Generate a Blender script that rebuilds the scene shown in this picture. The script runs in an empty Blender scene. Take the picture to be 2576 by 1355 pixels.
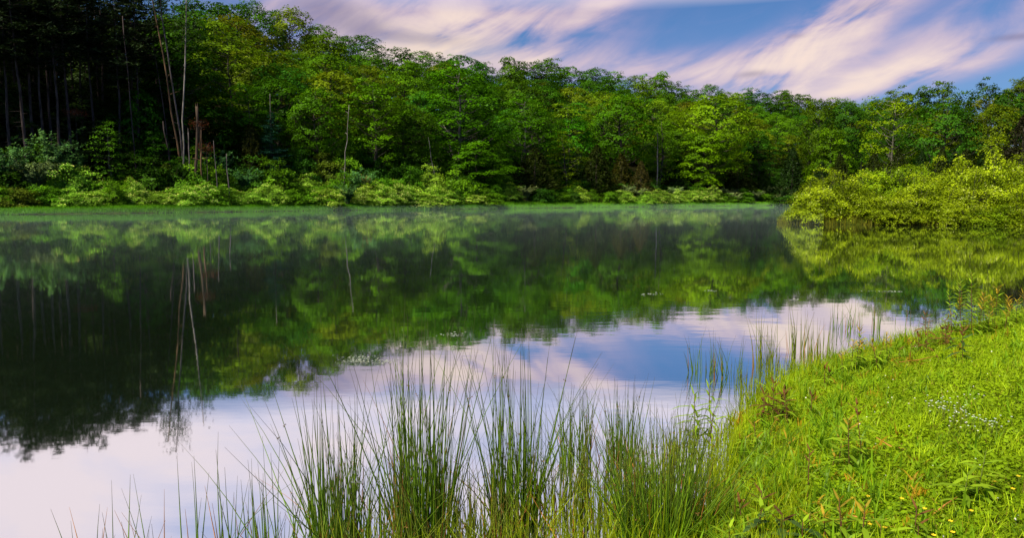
import bpy, math, random
import numpy as np
from math import radians as R_, sin, cos, pi, atan2, sqrt, exp

rng = np.random.default_rng(7)
random.seed(7)
sc = bpy.context.scene
COL = sc.collection

# ------------------------------------------------------------------ camera
CAMZ = 1.7
FOC, PCX, PCY, HZ = 1880.0, 1288.0, 677.5, 500.0      # photo measured at 2576 px width
PITCH = math.atan((PCY - HZ) / FOC)
cam_d = bpy.data.cameras.new('camera')
cam = bpy.data.objects.new('camera', cam_d)
COL.objects.link(cam)
cam.location = (0, 0, CAMZ)
cam.rotation_euler = (pi / 2 - PITCH, 0, 0)
cam_d.sensor_width = 36.0
cam_d.lens = FOC / 2576 * 36.0
cam_d.clip_start, cam_d.clip_end = 0.05, 8000
sc.camera = cam
SP, CP = sin(PITCH), cos(PITCH)


def ray(px, py):
    u, v = (px - PCX) / FOC, (PCY - py) / FOC
    return u, CP + v * SP, -SP + v * CP


def at(px, py, Y):
    x, y, z = ray(px, py)
    return np.array([x / y * Y, Y, CAMZ + z / y * Y])


def gnd(px, py, z=0.0):
    x, y, dz = ray(px, py)
    Y = (z - CAMZ) / (dz / y)
    return at(px, py, Y)


def project(x, y, z):
    z = z - CAMZ
    d = y * CP - z * SP
    up = y * SP + z * CP
    return PCX + FOC * x / d, PCY - FOC * up / d


# ------------------------------------------------------------------ shoreline and terrain
POND = [tuple(gnd(px, py)[:2]) for px, py in
        [(1800, 1362), (1815, 1215), (1835, 1085), (1920, 995), (2050, 930), (2200, 882), (2400, 830)]]
POND = [(-110, -18), (-30, -10), (-8, -0.9), (-3, 1.0), (-0.7, 1.9)] + POND + \
       [(7.9, 11.0), (12, 13.0), (20, 16), (36, 21), (66, 30), (62, 37), (46, 45), (31, 48.2),
        (22.5, 48.9), (19.6, 49.6), (18.7, 51.3), (21, 55), (30, 66), (46, 88), (66, 120), (80, 165), (76, 186)]
FAR = [(2000, 517), (1800, 519.3), (1600, 521.3), (1288, 525), (900, 529.5), (600, 533.5), (300, 537.5), (0, 541)]
POND += [tuple(gnd(px, py)[:2]) for px, py in FAR]
POND += [(-80, 58), (-112, 30), (-128, 6)]
POND = np.array(POND)


def signed(x, y):
    """distance to the pond's edge, positive on land"""
    x = np.asarray(x, float); y = np.asarray(y, float)
    best = np.full(x.shape, 1e18)
    ins = np.zeros(x.shape, bool)
    n = len(POND)
    for i in range(n):
        ax, ay = POND[i]; bx, by = POND[(i + 1) % n]
        ex, ey = bx - ax, by - ay
        t = np.clip(((x - ax) * ex + (y - ay) * ey) / (ex * ex + ey * ey), 0, 1)
        d2 = (x - ax - t * ex) ** 2 + (y - ay - t * ey) ** 2
        best = np.minimum(best, d2)
        c = (ay > y) != (by > y)
        xi = ax + (y - ay) * ex / (ey if abs(ey) > 1e-9 else 1e-9)
        ins ^= c & (x < xi)
    d = np.sqrt(best)
    return np.where(ins, -d, d)


LP = np.array([-55.2, 80.6]); LD = np.array([.755, .656]); LN = np.array([-.656, .755])


def tline(x, y):
    return (x - LP[0]) * LN[0] + (y - LP[1]) * LN[1]


def Yat(px, t):
    k = (px - PCX) / FOC / 1.003
    return (t + 97.07) / (.755 - .656 * k)


def sstep(a, b, x):
    q = np.clip((x - a) / (b - a), 0, 1)
    return q * q * (3 - 2 * q)


def wav(x, y):
    return (np.sin(x * 1.7 + y * .6) * np.cos(y * 1.3 - x * .4) + .5 * np.sin(x * 4.1 - 1.3 * y + 1) * np.sin(y * 3.7 + 2)) * .5


def height(x, y):
    x = np.asarray(x, float); y = np.asarray(y, float)
    s = signed(x, y)
    t = tline(x, y)
    near = (y < 30) & (t < -20)
    jig = np.where(near, .12 * wav(x * .9, y * .9), .55 * wav(x * .3, y * .3) * sstep(-30, -12, t))
    s2 = s + jig
    land = np.where(near, .34 * (1 - np.exp(-np.maximum(s2, 0) / 1.3)) + .02 * wav(x * 2, y * 2),
                    .9 * (1 - np.exp(-np.maximum(s2, 0) / 2.5)) + .25 * wav(x * .12, y * .12))
    land = land * np.clip(s2 / .3, 0, 1) + .004
    tt = np.maximum(t, 0)
    hill = .26 * np.clip(tt - 2.2, 0, 12) + 25 * np.clip((t - 12) / 86, 0, 1) ** 1.05 + 2.5 * wav(x * .025, y * .025) * sstep(25, 90, t)
    # low rise of the land to the right, behind the spit
    rise = 17 * sstep(150, 265, np.hypot(x - 20, y - 20)) * sstep(0, 25, s) * np.where(t < 0, 1, 0) * np.where(y > 60, 1, 0)
    land = land + np.where(s > 0, hill, 0) + rise
    bed = -np.minimum(.9, .12 * np.maximum(-s2, 0) + .01)
    return np.where(s2 > 0, land, bed)


def h1(x, y):
    return float(height(np.array([x]), np.array([y]))[0])


# ------------------------------------------------------------------ mesh helpers
def mesh(name, verts, quads=None, tris=None, mats=(), attrs=None, smooth=False, matidx=None):
    me = bpy.data.meshes.new(name)
    verts = np.asarray(verts, np.float32)
    nq = 0 if quads is None else len(quads)
    nt = 0 if tris is None else len(tris)
    loops, starts = [], []
    if nq:
        loops.append(np.asarray(quads, np.int32).ravel()); starts.append(np.arange(nq, dtype=np.int32) * 4)
    if nt:
        loops.append(np.asarray(tris, np.int32).ravel()); starts.append(nq * 4 + np.arange(nt, dtype=np.int32) * 3)
    loops = np.concatenate(loops); starts = np.concatenate(starts)
    me.vertices.add(len(verts)); me.vertices.foreach_set('co', verts.ravel())
    me.loops.add(len(loops)); me.loops.foreach_set('vertex_index', loops)
    me.polygons.add(len(starts)); me.polygons.foreach_set('loop_start', starts)
    if smooth:
        me.polygons.foreach_set('use_smooth', np.ones(len(starts), bool))
    for m in mats:
        me.materials.append(m)
    if matidx is not None:
        me.polygons.foreach_set('material_index', np.asarray(matidx, np.int32))
    for an, (dom, arr) in (attrs or {}).items():
        a = me.attributes.new(an, 'FLOAT', dom)
        a.data.foreach_set('value', np.asarray(arr, np.float32).ravel())
    me.update(calc_edges=True)
    return me


def obj(name, me, parent=None, loc=(0, 0, 0), rotz=0.0, scale=1.0, color=None):
    o = bpy.data.objects.new(name, me)
    COL.objects.link(o)
    o.location = loc
    o.rotation_euler = (0, 0, rotz)
    o.scale = (scale,) * 3 if np.isscalar(scale) else scale
    if parent is not None:
        o.parent = parent
    if color is not None:
        o.color = (*color, 1)
    return o


def tag(o, label=None, cat=None, group=None, kind=None):
    if label: o['label'] = label
    if cat: o['category'] = cat
    if group: o['group'] = group
    if kind: o['kind'] = kind
    return o


def thing(name, loc, label, cat, group=None, rotz=0, scale=1.0):
    o = bpy.data.objects.new(name, None)
    COL.objects.link(o)
    o.empty_display_size = .2
    o.location = loc; o.rotation_euler = (0, 0, rotz)
    o.scale = (scale,) * 3 if np.isscalar(scale) else scale
    return tag(o, label, cat, group)


class Tubes:
    def __init__(s):
        s.v, s.q, s.t, s.n, s.u, s.tone = [], [], [], 0, [], []

    def add(s, pts, radii, sides=6, tone=0.5, cap=True):
        pts = np.asarray(pts, float); k = len(pts)
        d = np.gradient(pts, axis=0)
        d /= np.maximum(np.linalg.norm(d, axis=1, keepdims=True), 1e-9)
        ref = np.array([1., 0, 0]) if abs(d[0][0]) < .8 else np.array([0, 1., 0])
        a = np.cross(d, ref); a /= np.linalg.norm(a, axis=1, keepdims=True)
        b = np.cross(d, a)
        ang = np.arange(sides) * 2 * pi / sides
        ring = (a[:, None, :] * np.cos(ang)[None, :, None] + b[:, None, :] * np.sin(ang)[None, :, None])
        v = pts[:, None, :] + ring * np.asarray(radii, float)[:, None, None]
        s.v.append(v.reshape(-1, 3))
        i = np.arange(k - 1)[:, None] * sides; j = np.arange(sides)[None, :]; j2 = (j + 1) % sides
        q = np.stack([i + j, i + j2, i + sides + j2, i + sides + j], -1).reshape(-1, 4) + s.n
        s.q.append(q)
        if cap:
            s.t.append(np.array([[s.n + (k - 1) * sides, s.n + (k - 1) * sides + x, s.n + (k - 1) * sides + x + 1] for x in range(1, sides - 1)]))
        s.u.append(np.repeat(np.linspace(0, 1, k), sides))
        s.tone.append(np.full(k * sides, tone))
        s.n += k * sides

    def mesh(s, name, mat, smooth=True):
        return mesh(name, np.concatenate(s.v), np.concatenate(s.q), np.concatenate(s.t) if s.t else None, [mat],
                    {'u': ('POINT', np.concatenate(s.u)), 'tone': ('POINT', np.concatenate(s.tone))}, smooth)


def unit(a):
    return a / np.maximum(np.linalg.norm(a, axis=-1, keepdims=True), 1e-9)


def leaf_quads(c, n, L, W, r, direc=None, fold=.12):
    """rhombic leaf faces: centre c, normal n, length L, width W"""
    N = len(c)
    n = unit(n)
    t = r.normal(size=(N, 3)) if direc is None else direc
    t = unit(t - n * (t * n).sum(1, keepdims=True))
    b = np.cross(n, t)
    L = np.broadcast_to(np.asarray(L, float), (N,))[:, None]; W = np.broadcast_to(np.asarray(W, float), (N,))[:, None]
    v = np.stack([c - t * L * .5, c + b * W * .5 - n * L * fold + t * L * .05, c + t * L * .5, c - b * W * .5 - n * L * fold + t * L * .05], 1)
    return v.reshape(-1, 3), np.arange(4 * N).reshape(-1, 4)


# ------------------------------------------------------------------ materials
def newmat(name):
    m = bpy.data.materials.new(name)
    m.use_nodes = True
    nt = m.node_tree
    nt.nodes.clear()
    out = nt.nodes.new('ShaderNodeOutputMaterial')
    return m, nt, out


def N(nt, typ, **kw):
    n = nt.nodes.new(typ)
    for k, v in kw.items():
        setattr(n, k, v)
    return n


def mth(nt, op, a, b=None, c=None, clamp=False):
    n = nt.nodes.new('ShaderNodeMath'); n.operation = op; n.use_clamp = clamp
    for i, v in enumerate((a, b, c)):
        if v is None: continue
        if isinstance(v, (int, float)): n.inputs[i].default_value = v
        else: nt.links.new(v, n.inputs[i])
    return n.outputs[0]


def mixc(nt, fac, a, b, mode='MIX'):
    n = nt.nodes.new('ShaderNodeMix'); n.data_type = 'RGBA'; n.blend_type = mode
    for sock, v in ((n.inputs[0], fac), (n.inputs[6], a), (n.inputs[7], b)):
        if isinstance(v, (int, float)): sock.default_value = v
        elif isinstance(v, tuple): sock.default_value = (*v, 1)
        else: nt.links.new(v, sock)
    return n.outputs[2]


def ramp(nt, fac, stops):
    n = nt.nodes.new('ShaderNodeValToRGB')
    e = n.color_ramp.elements
    while len(e) < len(stops): e.new(.5)
    for i, (p, c) in enumerate(stops):
        e[i].position = p; e[i].color = (*c, 1)
    nt.links.new(fac, n.inputs[0])
    return n.outputs[0]


def leafmat(name, base=None, transl=.3, var=.5, gloss=.004, tipcol=None):
    """foliage: object colour (or base) varied per clump (attribute tone) and per leaf"""
    m, nt, out = newmat(name)
    if base is None:
        oi = N(nt, 'ShaderNodeObjectInfo'); col = oi.outputs['Color']
    else:
        rgb = N(nt, 'ShaderNodeRGB'); rgb.outputs[0].default_value = (*base, 1); col = rgb.outputs[0]
    at_ = N(nt, 'ShaderNodeAttribute', attribute_name='tone')
    geo = N(nt, 'ShaderNodeNewGeometry')
    k = mth(nt, 'ADD', mth(nt, 'MULTIPLY', at_.outputs['Fac'], var * 1.6), mth(nt, 'MULTIPLY', geo.outputs['Random Per Island'], var * .9))
    k = mth(nt, 'ADD', k, 1 - var * 1.25)
    yel = mixc(nt, mth(nt, 'MULTIPLY', at_.outputs['Fac'], .45), col, mixc(nt, 1.0, col, (1.35, 1.06, .55), 'MULTIPLY'))
    comb = N(nt, 'ShaderNodeCombineXYZ')
    for i in range(3): nt.links.new(k, comb.inputs[i])
    c = mixc(nt, 1.0, yel, comb.outputs[0], 'MULTIPLY')
    if tipcol is not None:
        u = N(nt, 'ShaderNodeAttribute', attribute_name='u')
        c = mixc(nt, mth(nt, 'MULTIPLY', mth(nt, 'POWER', u.outputs['Fac'], 3.0), .8), c, tipcol)
    df = N(nt, 'ShaderNodeBsdfDiffuse'); nt.links.new(c, df.inputs[0])
    tr = N(nt, 'ShaderNodeBsdfTranslucent')
    tc = mixc(nt, 1.0, c, (1.25, 1.15, .5), 'MULTIPLY'); nt.links.new(tc, tr.inputs[0])
    mx = N(nt, 'ShaderNodeMixShader'); mx.inputs[0].default_value = transl
    nt.links.new(df.outputs[0], mx.inputs[1]); nt.links.new(tr.outputs[0], mx.inputs[2])
    gl = N(nt, 'ShaderNodeBsdfGlossy'); gl.inputs['Roughness'].default_value = .45
    gl.inputs[0].default_value = (.8, .85, .8, 1)
    m2 = N(nt, 'ShaderNodeMixShader'); m2.inputs[0].default_value = gloss
    nt.links.new(mx.outputs[0], m2.inputs[1]); nt.links.new(gl.outputs[0], m2.inputs[2])
    nt.links.new(m2.outputs[0], out.inputs[0])
    return m


def barkmat(name, a, b, scale=3.0):
    m, nt, out = newmat(name)
    tc = N(nt, 'ShaderNodeTexCoord'); mp = N(nt, 'ShaderNodeMapping'); mp.inputs['Scale'].default_value = (1.6, 1.6, .28)
    nt.links.new(tc.outputs['Object'], mp.inputs[0])
    no = N(nt, 'ShaderNodeTexNoise'); no.inputs['Scale'].default_value = scale; no.inputs['Detail'].default_value = 5
    nt.links.new(mp.outputs[0], no.inputs[0])
    c = ramp(nt, no.outputs[0], [(.36, a), (.64, b)])
    bs = N(nt, 'ShaderNodeBsdfPrincipled'); bs.inputs['Roughness'].default_value = .85; bs.inputs['Specular IOR Level'].default_value = .1
    nt.links.new(c, bs.inputs['Base Color'])
    nt.links.new(bs.outputs[0], out.inputs[0])
    return m


M_LEAF = leafmat('broadleaf foliage')
M_NEEDLE = leafmat('needle foliage', transl=.12, var=.5, gloss=.005)
M_SHRUB = leafmat('shrub foliage', transl=.28, var=.6, gloss=.005)
M_BLOSSOM = leafmat('shrub blossom', base=(.52, .60, .17), transl=.25, var=.3)
M_BARK = barkmat('bark', (.03, .024, .018), (.10, .085, .07))
M_PINEBARK = barkmat('pine bark', (.022, .016, .016), (.085, .062, .06))
M_PALEBARK = barkmat('pale bark', (.07, .06, .056), (.27, .235, .22))
M_LIMB = barkmat('sycamore bark', (.10, .09, .07), (.30, .27, .22))
M_GOLDBARK = barkmat('golden-lit bark', (.03, .019, .015), (.17, .10, .055), 1.6)  # warm light on the golden leaning trunk, put into the bark colour
M_SNAG = barkmat('dead wood', (.022, .018, .017), (.095, .062, .042), 1.5)
M_GREYBARK = barkmat('grey bark', (.04, .034, .036), (.14, .115, .118))
M_TAN = leafmat('tan dead leaves', base=(.34, .20, .07), transl=.2, var=.4)
M_RUSTNEEDLE = leafmat('rust brown dead needles', base=(.075, .022, .012), transl=.1, var=.4)


# ------------------------------------------------------------------ ground
def build_ground():
    rad = [.25]
    while rad[-1] < 3500:
        r = rad[-1]
        rad.append(r * (1.016 if r < 25 else 1.011 if r < 330 else 1.08))
    rad = np.array(rad)
    # finer in front of the viewer
    az = np.concatenate([np.linspace(-42, 42, 560), np.linspace(42, 318, 140)[1:-1]]) * pi / 180
    X = rad[:, None] * np.sin(az)[None]; Y = rad[:, None] * np.cos(az)[None]
    Z = height(X, Y)
    nr, na = X.shape
    v = np.stack([X, Y, Z], -1).reshape(-1, 3)
    i = np.arange(nr - 1)[:, None] * na; j = np.arange(na)[None]; j2 = (j + 1) % na
    q = np.stack([i + j, i + na + j, i + na + j2, i + j2], -1).reshape(-1, 4)
    c = len(v)
    v = np.vstack([v, [[0, 0, h1(0, 0.01)]]])
    t = np.stack([np.full(na, c), np.arange(na), (np.arange(na) + 1) % na], -1)
    s = signed(v[:, 0], v[:, 1]); tl = tline(v[:, 0], v[:, 1])
    turf = np.where(s < 0, 0, np.where((v[:, 1] < 30) & (tl < -20), 1, np.exp(-np.maximum(s - 4, 0) / 3)))
    m, nt, out = newmat('soil and turf')
    tc = N(nt, 'ShaderNodeTexCoord')
    no = N(nt, 'ShaderNodeTexNoise'); no.inputs['Scale'].default_value = 2.2; no.inputs['Detail'].default_value = 8
    nt.links.new(tc.outputs['Object'], no.inputs[0])
    soil = ramp(nt, no.outputs[0], [(.3, (.006, .006, .003)), (.7, (.017, .016, .006))])
    tf = ramp(nt, no.outputs[0], [(.3, (.02, .035, .004)), (.7, (.06, .10, .01))])
    ta = N(nt, 'ShaderNodeAttribute', attribute_name='turf')
    c = mixc(nt, ta.outputs['Fac'], soil, tf)
    bs = N(nt, 'ShaderNodeBsdfPrincipled'); bs.inputs['Roughness'].default_value = .95; bs.inputs['Specular IOR Level'].default_value = 0
    nt.links.new(c, bs.inputs['Base Color']); nt.links.new(bs.outputs[0], out.inputs[0])
    me = mesh('ground', v, q, t, [m], {'turf': ('POINT', turf)}, smooth=True)
    tag(obj('ground', me), 'earth bank, forest floor and wooded hillside around the pond', kind='structure')


build_ground()


# ------------------------------------------------------------------ water
def build_water():
    m, nt, out = newmat('pond water')
    tc = N(nt, 'ShaderNodeTexCoord')
    mp = N(nt, 'ShaderNodeMapping'); mp.inputs['Scale'].default_value = (.7, 1.6, 1)
    nt.links.new(tc.outputs['Object'], mp.inputs[0])
    no = N(nt, 'ShaderNodeTexNoise'); no.inputs['Scale'].default_value = 2.4; no.inputs['Detail'].default_value = 3
    nt.links.new(mp.outputs[0], no.inputs[0])
    n2 = N(nt, 'ShaderNodeTexNoise'); n2.inputs['Scale'].default_value = .35; n2.inputs['Detail'].default_value = 2
    nt.links.new(mp.outputs[0], n2.inputs[0])
    hsum = mth(nt, 'ADD', no.outputs[0], mth(nt, 'MULTIPLY', n2.outputs[0], 1.2))
    bp = N(nt, 'ShaderNodeBump'); bp.inputs['Strength'].default_value = 1.0; bp.inputs['Distance'].default_value = .0008
    n3 = N(nt, 'ShaderNodeTexNoise'); n3.inputs['Scale'].default_value = .09; n3.inputs['Detail'].default_value = 3
    nt.links.new(mp.outputs[0], n3.inputs[0])
    breeze = mth(nt, 'ADD', mth(nt, 'MULTIPLY', mth(nt, 'SUBTRACT', n3.outputs[0], .46, clamp=True), 7.0), .45)
    nt.links.new(mth(nt, 'MULTIPLY', hsum, breeze), bp.inputs['Height'])
    gl = N(nt, 'ShaderNodeBsdfGlossy'); gl.inputs['Roughness'].default_value = .028
    gl.inputs[0].default_value = (.97, .985, .99, 1)
    nt.links.new(bp.outputs[0], gl.inputs['Normal'])
    df = N(nt, 'ShaderNodeBsdfDiffuse'); df.inputs[0].default_value = (.025, .045, .022, 1)
    fr = N(nt, 'ShaderNodeFresnel'); fr.inputs[0].default_value = 1.33
    fac = mth(nt, 'ADD', mth(nt, 'MULTIPLY', fr.outputs[0], .14), .85, clamp=True)
    mx = N(nt, 'ShaderNodeMixShader'); nt.links.new(fac, mx.inputs[0])
    nt.links.new(df.outputs[0], mx.inputs[1]); nt.links.new(gl.outputs[0], mx.inputs[2])
    nt.links.new(mx.outputs[0], out.inputs[0])
    v = [(-140, -25, 0), (95, -25, 0), (95, 205, 0), (-140, 205, 0)]
    me = mesh('water', v, [[0, 1, 2, 3]], None, [m])
    tag(obj('water', me), 'still pond water mirroring the woods and pink sky', kind='structure')


build_water()

# ------------------------------------------------------------------ skyline of the woods, photo px
SKY = np.array([(-400, -150), (0, -125), (120, -120), (230, -95), (320, -55), (385, -25), (420, 8), (470, -5), (540, 8), (590, 22), (612, 0), (650, -2), (700, 6), (740, 30), (800, 55),
                (850, 72), (900, 96), (960, 112), (1040, 132), (1100, 146), (1200, 157), (1300, 148), (1400, 160), (1500, 176), (1570, 186),
                (1600, 180), (1660, 197), (1710, 214), (1780, 203), (1830, 232), (1900, 236), (2040, 242), (2100, 250), (2180, 252),
                (2240, 236), (2330, 226), (2400, 208), (2450, 202), (2576, 196), (3000, 190)], float)


def sky_py(px):
    return float(np.interp(px, SKY[:, 0], SKY[:, 1]))


# ------------------------------------------------------------------ broadleaf tree shapes (unit: a tree 20 m tall)
def broadleaf(seed, H=20., Rr=5.2, base=.2, ncl=100, per=62, airy=1.0, leaf=(.26, .5), flat=.38, trunk_r=.26, outw=.5, dome=False):
    r = np.random.default_rng(seed)
    tb = Tubes()
    k = 9
    zz = np.linspace(-1.0, H * .93, k)
    bend = np.cumsum(r.normal(0, .16, (k, 2)), 0); bend[0] = 0
    tp = np.column_stack([bend, zz])
    tb.add(tp, trunk_r * (1 - np.linspace(0, 1, k) ** 1.2 * .9), 7)
    cs, cr = [], []
    lob = r.uniform(0, 2 * pi, 3)
    for i in range(ncl):
        h = base + (1 - base) * (i + r.uniform(.2, .8)) / ncl
        f = min(max((h - base * .75) / (1.0 - base * .75), 0), 1)
        env = max(.08, sin(pi * (f * .80 + .07) ** .8)) ** .6
        a = i * 2.39996 + r.normal(0, .5)
        env *= .82 + .2 * sin(2 * a + lob[0] + 5 * h) + .14 * sin(3 * a + lob[1] - 7 * h)
        rr = Rr * env * (.35 + .68 * r.uniform() ** .45)
        tx = np.interp(h * H, zz, tp[:, 0]); ty = np.interp(h * H, zz, tp[:, 1])
        c = np.array([tx + rr * cos(a), ty + rr * sin(a), h * H + r.normal(0, .35) - .13 * H * max(0, (f - .55) / .45) * (rr / Rr) ** 2])
        size = r.uniform(.75, 1.7) * airy * (.75 + .35 * env)
        if dome:                                           # rounded billowing crown: clumps over an ellipsoid
            zu = 1 - 1.72 * (i + .5) / ncl; q_ = sqrt(max(0, 1 - zu * zu))
            k_ = (.9 + .15 * sin(3 * a + lob[0] + 2 * zu) + .13 * sin(5 * zu + 2 * a + lob[1])) * r.uniform(.74, 1.1)
            half = (1 - base) * H * .5
            c = np.array([tx + Rr * q_ * k_ * cos(a), ty + Rr * q_ * k_ * sin(a), base * H + half + half * zu * (.84 + .16 * k_) * .97])
            rr = max(Rr * q_ * k_, .3); h = c[2] / H
            size = r.uniform(.85, 1.75) * airy
        cs.append(c); cr.append(size)
        if i % 2 == 0 and rr > 1.2:
            h0 = max(base * H * .7, h * H - rr * r.uniform(.45, .9))
            p0 = np.array([np.interp(h0, zz, tp[:, 0]), np.interp(h0, zz, tp[:, 1]), h0])
            mid = (p0 + c) / 2 + np.array([0, 0, -.12 * rr]) + r.normal(0, .15, 3)
            br = .05 + .035 * rr / Rr * r.uniform(.8, 1.6)
            tb.add([p0, mid, c], [br, br * .65, br * .25], 4)
    cs = np.array(cs); cr = np.array(cr)
    V, T = [], []
    axis = np.column_stack([np.zeros(ncl), np.zeros(ncl), cs[:, 2]])
    C, Nn, L, tone = [], [], [], []
    for i in range(ncl):
        n = int(per * (cr[i] / 1.2) ** 1.3)
        d = cr[i] * np.sqrt(r.uniform(0, 1, n)); a = r.uniform(0, 2 * pi, n)
        off = np.column_stack([d * np.cos(a), d * np.sin(a), -flat * d ** 2 / cr[i] + r.normal(0, .20, n)])
        # ragged: leave out one side of the pad
        a0 = r.uniform(0, 2 * pi)
        off *= (1 + .35 * np.cos(3 * (a - a0)) * d / cr[i])[:, None]
        rad = cs[i] - axis[i]; rad[2] = 0; rad = rad / max(np.linalg.norm(rad), .1)
        o3 = cs[i] - np.array([0, 0, (base + 1) * .5 * H]); o3[2] *= Rr / ((1 - base) * H * .5); o3 /= max(np.linalg.norm(o3), .5)
        nn = (o3 * 1.1 + np.array([0, 0, .3]) if dome else np.array([0, 0, .85]) + rad * outw) + np.column_stack([np.cos(a), np.sin(a), 0 * a]) * (d / cr[i])[:, None] * .45 + r.normal(0, .42, (n, 3))
        C.append(cs[i] + off); Nn.append(nn); L.append(r.uniform(leaf[0], leaf[1], n))
        tone.append(np.clip(np.full(n, r.uniform(0, 1)) + r.normal(0, .12, n), 0, 1))
    C = np.concatenate(C); Nn = np.concatenate(Nn); L = np.concatenate(L); tone = np.concatenate(tone)
    v, q = leaf_quads(C, Nn, L, L * r.uniform(.55, .85, len(L)), r)
    crown = mesh('crown', v, q, None, [M_LEAF], {'tone': ('FACE', tone)})
    return tb, crown


BL = []
specs = [dict(Rr=5.4, base=.16, flat=.7, ncl=105, dome=True), dict(Rr=6.0, base=.22, flat=.3), dict(Rr=4.8, base=.12, ncl=100, flat=.75, dome=True), dict(Rr=6.4, base=.16, ncl=130, flat=.6, dome=True),
         dict(Rr=5.6, base=.24, ncl=95, airy=1.1, flat=.7, dome=True), dict(Rr=5.0, base=.1, ncl=125, flat=.32), dict(Rr=5.7, base=.18, ncl=80, per=85, airy=1.2, flat=.6, outw=.9)]
for i, s_ in enumerate(specs):
    tb, cr = broadleaf(100 + i, **s_)
    BL.append((tb.mesh('trunk', M_BARK), cr))
tb, cr = broadleaf(140, Rr=3.2, base=.12, ncl=70, per=34, leaf=(.2, .4)); SLIM = (tb.mesh('trunk', M_BARK), cr)
tb, cr = broadleaf(141, Rr=5.6, base=.22, ncl=110, per=46, leaf=(.24, .42), trunk_r=.26); SYC = (tb.mesh('trunk', M_LIMB), cr)
tb, cr = broadleaf(142, Rr=5.6, base=.2, ncl=105, per=66, leaf=(.24, .45), trunk_r=.24); PALEBL = (tb.mesh('trunk', M_GREYBARK), cr)
tb, cr = broadleaf(143, Rr=2.6, base=.3, ncl=38, per=26, leaf=(.25, .45)); THIN = (tb.mesh('trunk', M_BARK), cr)


# ------------------------------------------------------------------ pine (32 m tall, long bare trunk)
def pine(seed, H=32., base=.5, spread=4.2, dense=1.0):
    r = np.random.default_rng(seed)
    tb = Tubes()
    k = 10
    zz = np.linspace(-1.2, H, k)
    bend = np.cumsum(r.normal(0, .1, (k, 2)), 0); bend[0] = 0
    tp = np.column_stack([bend, zz])
    tb.add(tp, .24 * (1 - np.linspace(0, 1, k) * .92), 7)
    P = lambda h: np.array([np.interp(h, zz, tp[:, 0]), np.interp(h, zz, tp[:, 1]), h])
    for i in range(26 if base > .1 else 0):                # dead stubs on the bare bole
        h = r.uniform(min(.1, base), base) * H; a = r.uniform(0, 2 * pi); l = r.uniform(.3, 1.4)
        p = P(h); tb.add([p, p + np.array([cos(a) * l, sin(a) * l, -.1 * l])], [.03, .01], 3)
    C, Nn, D, L, tone = [], [], [], [], []
    h = base * H
    while h < H * .985:
        f = (h / H - base) / (1 - base)
        for b in range(r.integers(3, 6)):
            a = r.uniform(0, 2 * pi)
            l = spread * (1 - f) ** .7 * r.uniform(.45, 1.15) * (1 if f > .12 else .7) + .35
            p = P(h); e = p + np.array([cos(a) * l, sin(a) * l, (.28 * f - .08) * l + r.normal(0, .15)])
            m_ = (p + e) / 2 + np.array([0, 0, -.05 * l])
            tb.add([p, m_, e], [.05, .03, .012], 3)
            n = int(15 * l * dense)
            s = r.uniform(.25, 1.05, n)
            pos = p * (1 - s)[:, None] + e * s[:, None]
            pos += r.normal(0, 1, (n, 3)) * np.array([.34, .34, .13]) * (.4 + .25 * l)
            di = np.column_stack([np.full(n, cos(a)), np.full(n, sin(a)), np.full(n, .25)]) + r.normal(0, .6, (n, 3))
            C.append(pos); D.append(di); Nn.append(np.array([0, 0, 1.]) + r.normal(0, .5, (n, 3)))
            L.append(r.uniform(.4, .85, n)); tone.append(np.full(n, r.uniform()))
        h += r.uniform(.55, 1.0)
    C, Nn, D, L, tone = map(np.concatenate, (C, Nn, D, L, tone))
    v, q = leaf_quads(C, Nn, L, L * .3, r, D, fold=.05)
    return tb, mesh('crown', v, q, None, [M_NEEDLE], {'tone': ('FACE', tone)})


PN = []
for i in range(4):
    tb, cr = pine(200 + i, base=(.58, .64, .54, .68)[i]); PN.append((tb.mesh('trunk', M_PINEBARK), cr))
tb, cr = pine(210, H=32, base=.06, spread=6.5, dense=1.5); YPINE = (tb.mesh('trunk', M_PINEBARK), cr)     # young, branched to the ground
tb, cr = pine(211, H=32, base=.8, spread=2.6); LEAN1 = (tb.mesh('trunk', M_GOLDBARK), cr)
tb, cr = pine(212, H=32, base=.84, spread=2.2); LEAN2 = (tb.mesh('trunk', M_GREYBARK), cr)
tb, cr = pine(213, H=32, base=.86, spread=2.0); LEAN3 = (tb.mesh('trunk', M_PALEBARK), cr)


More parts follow.
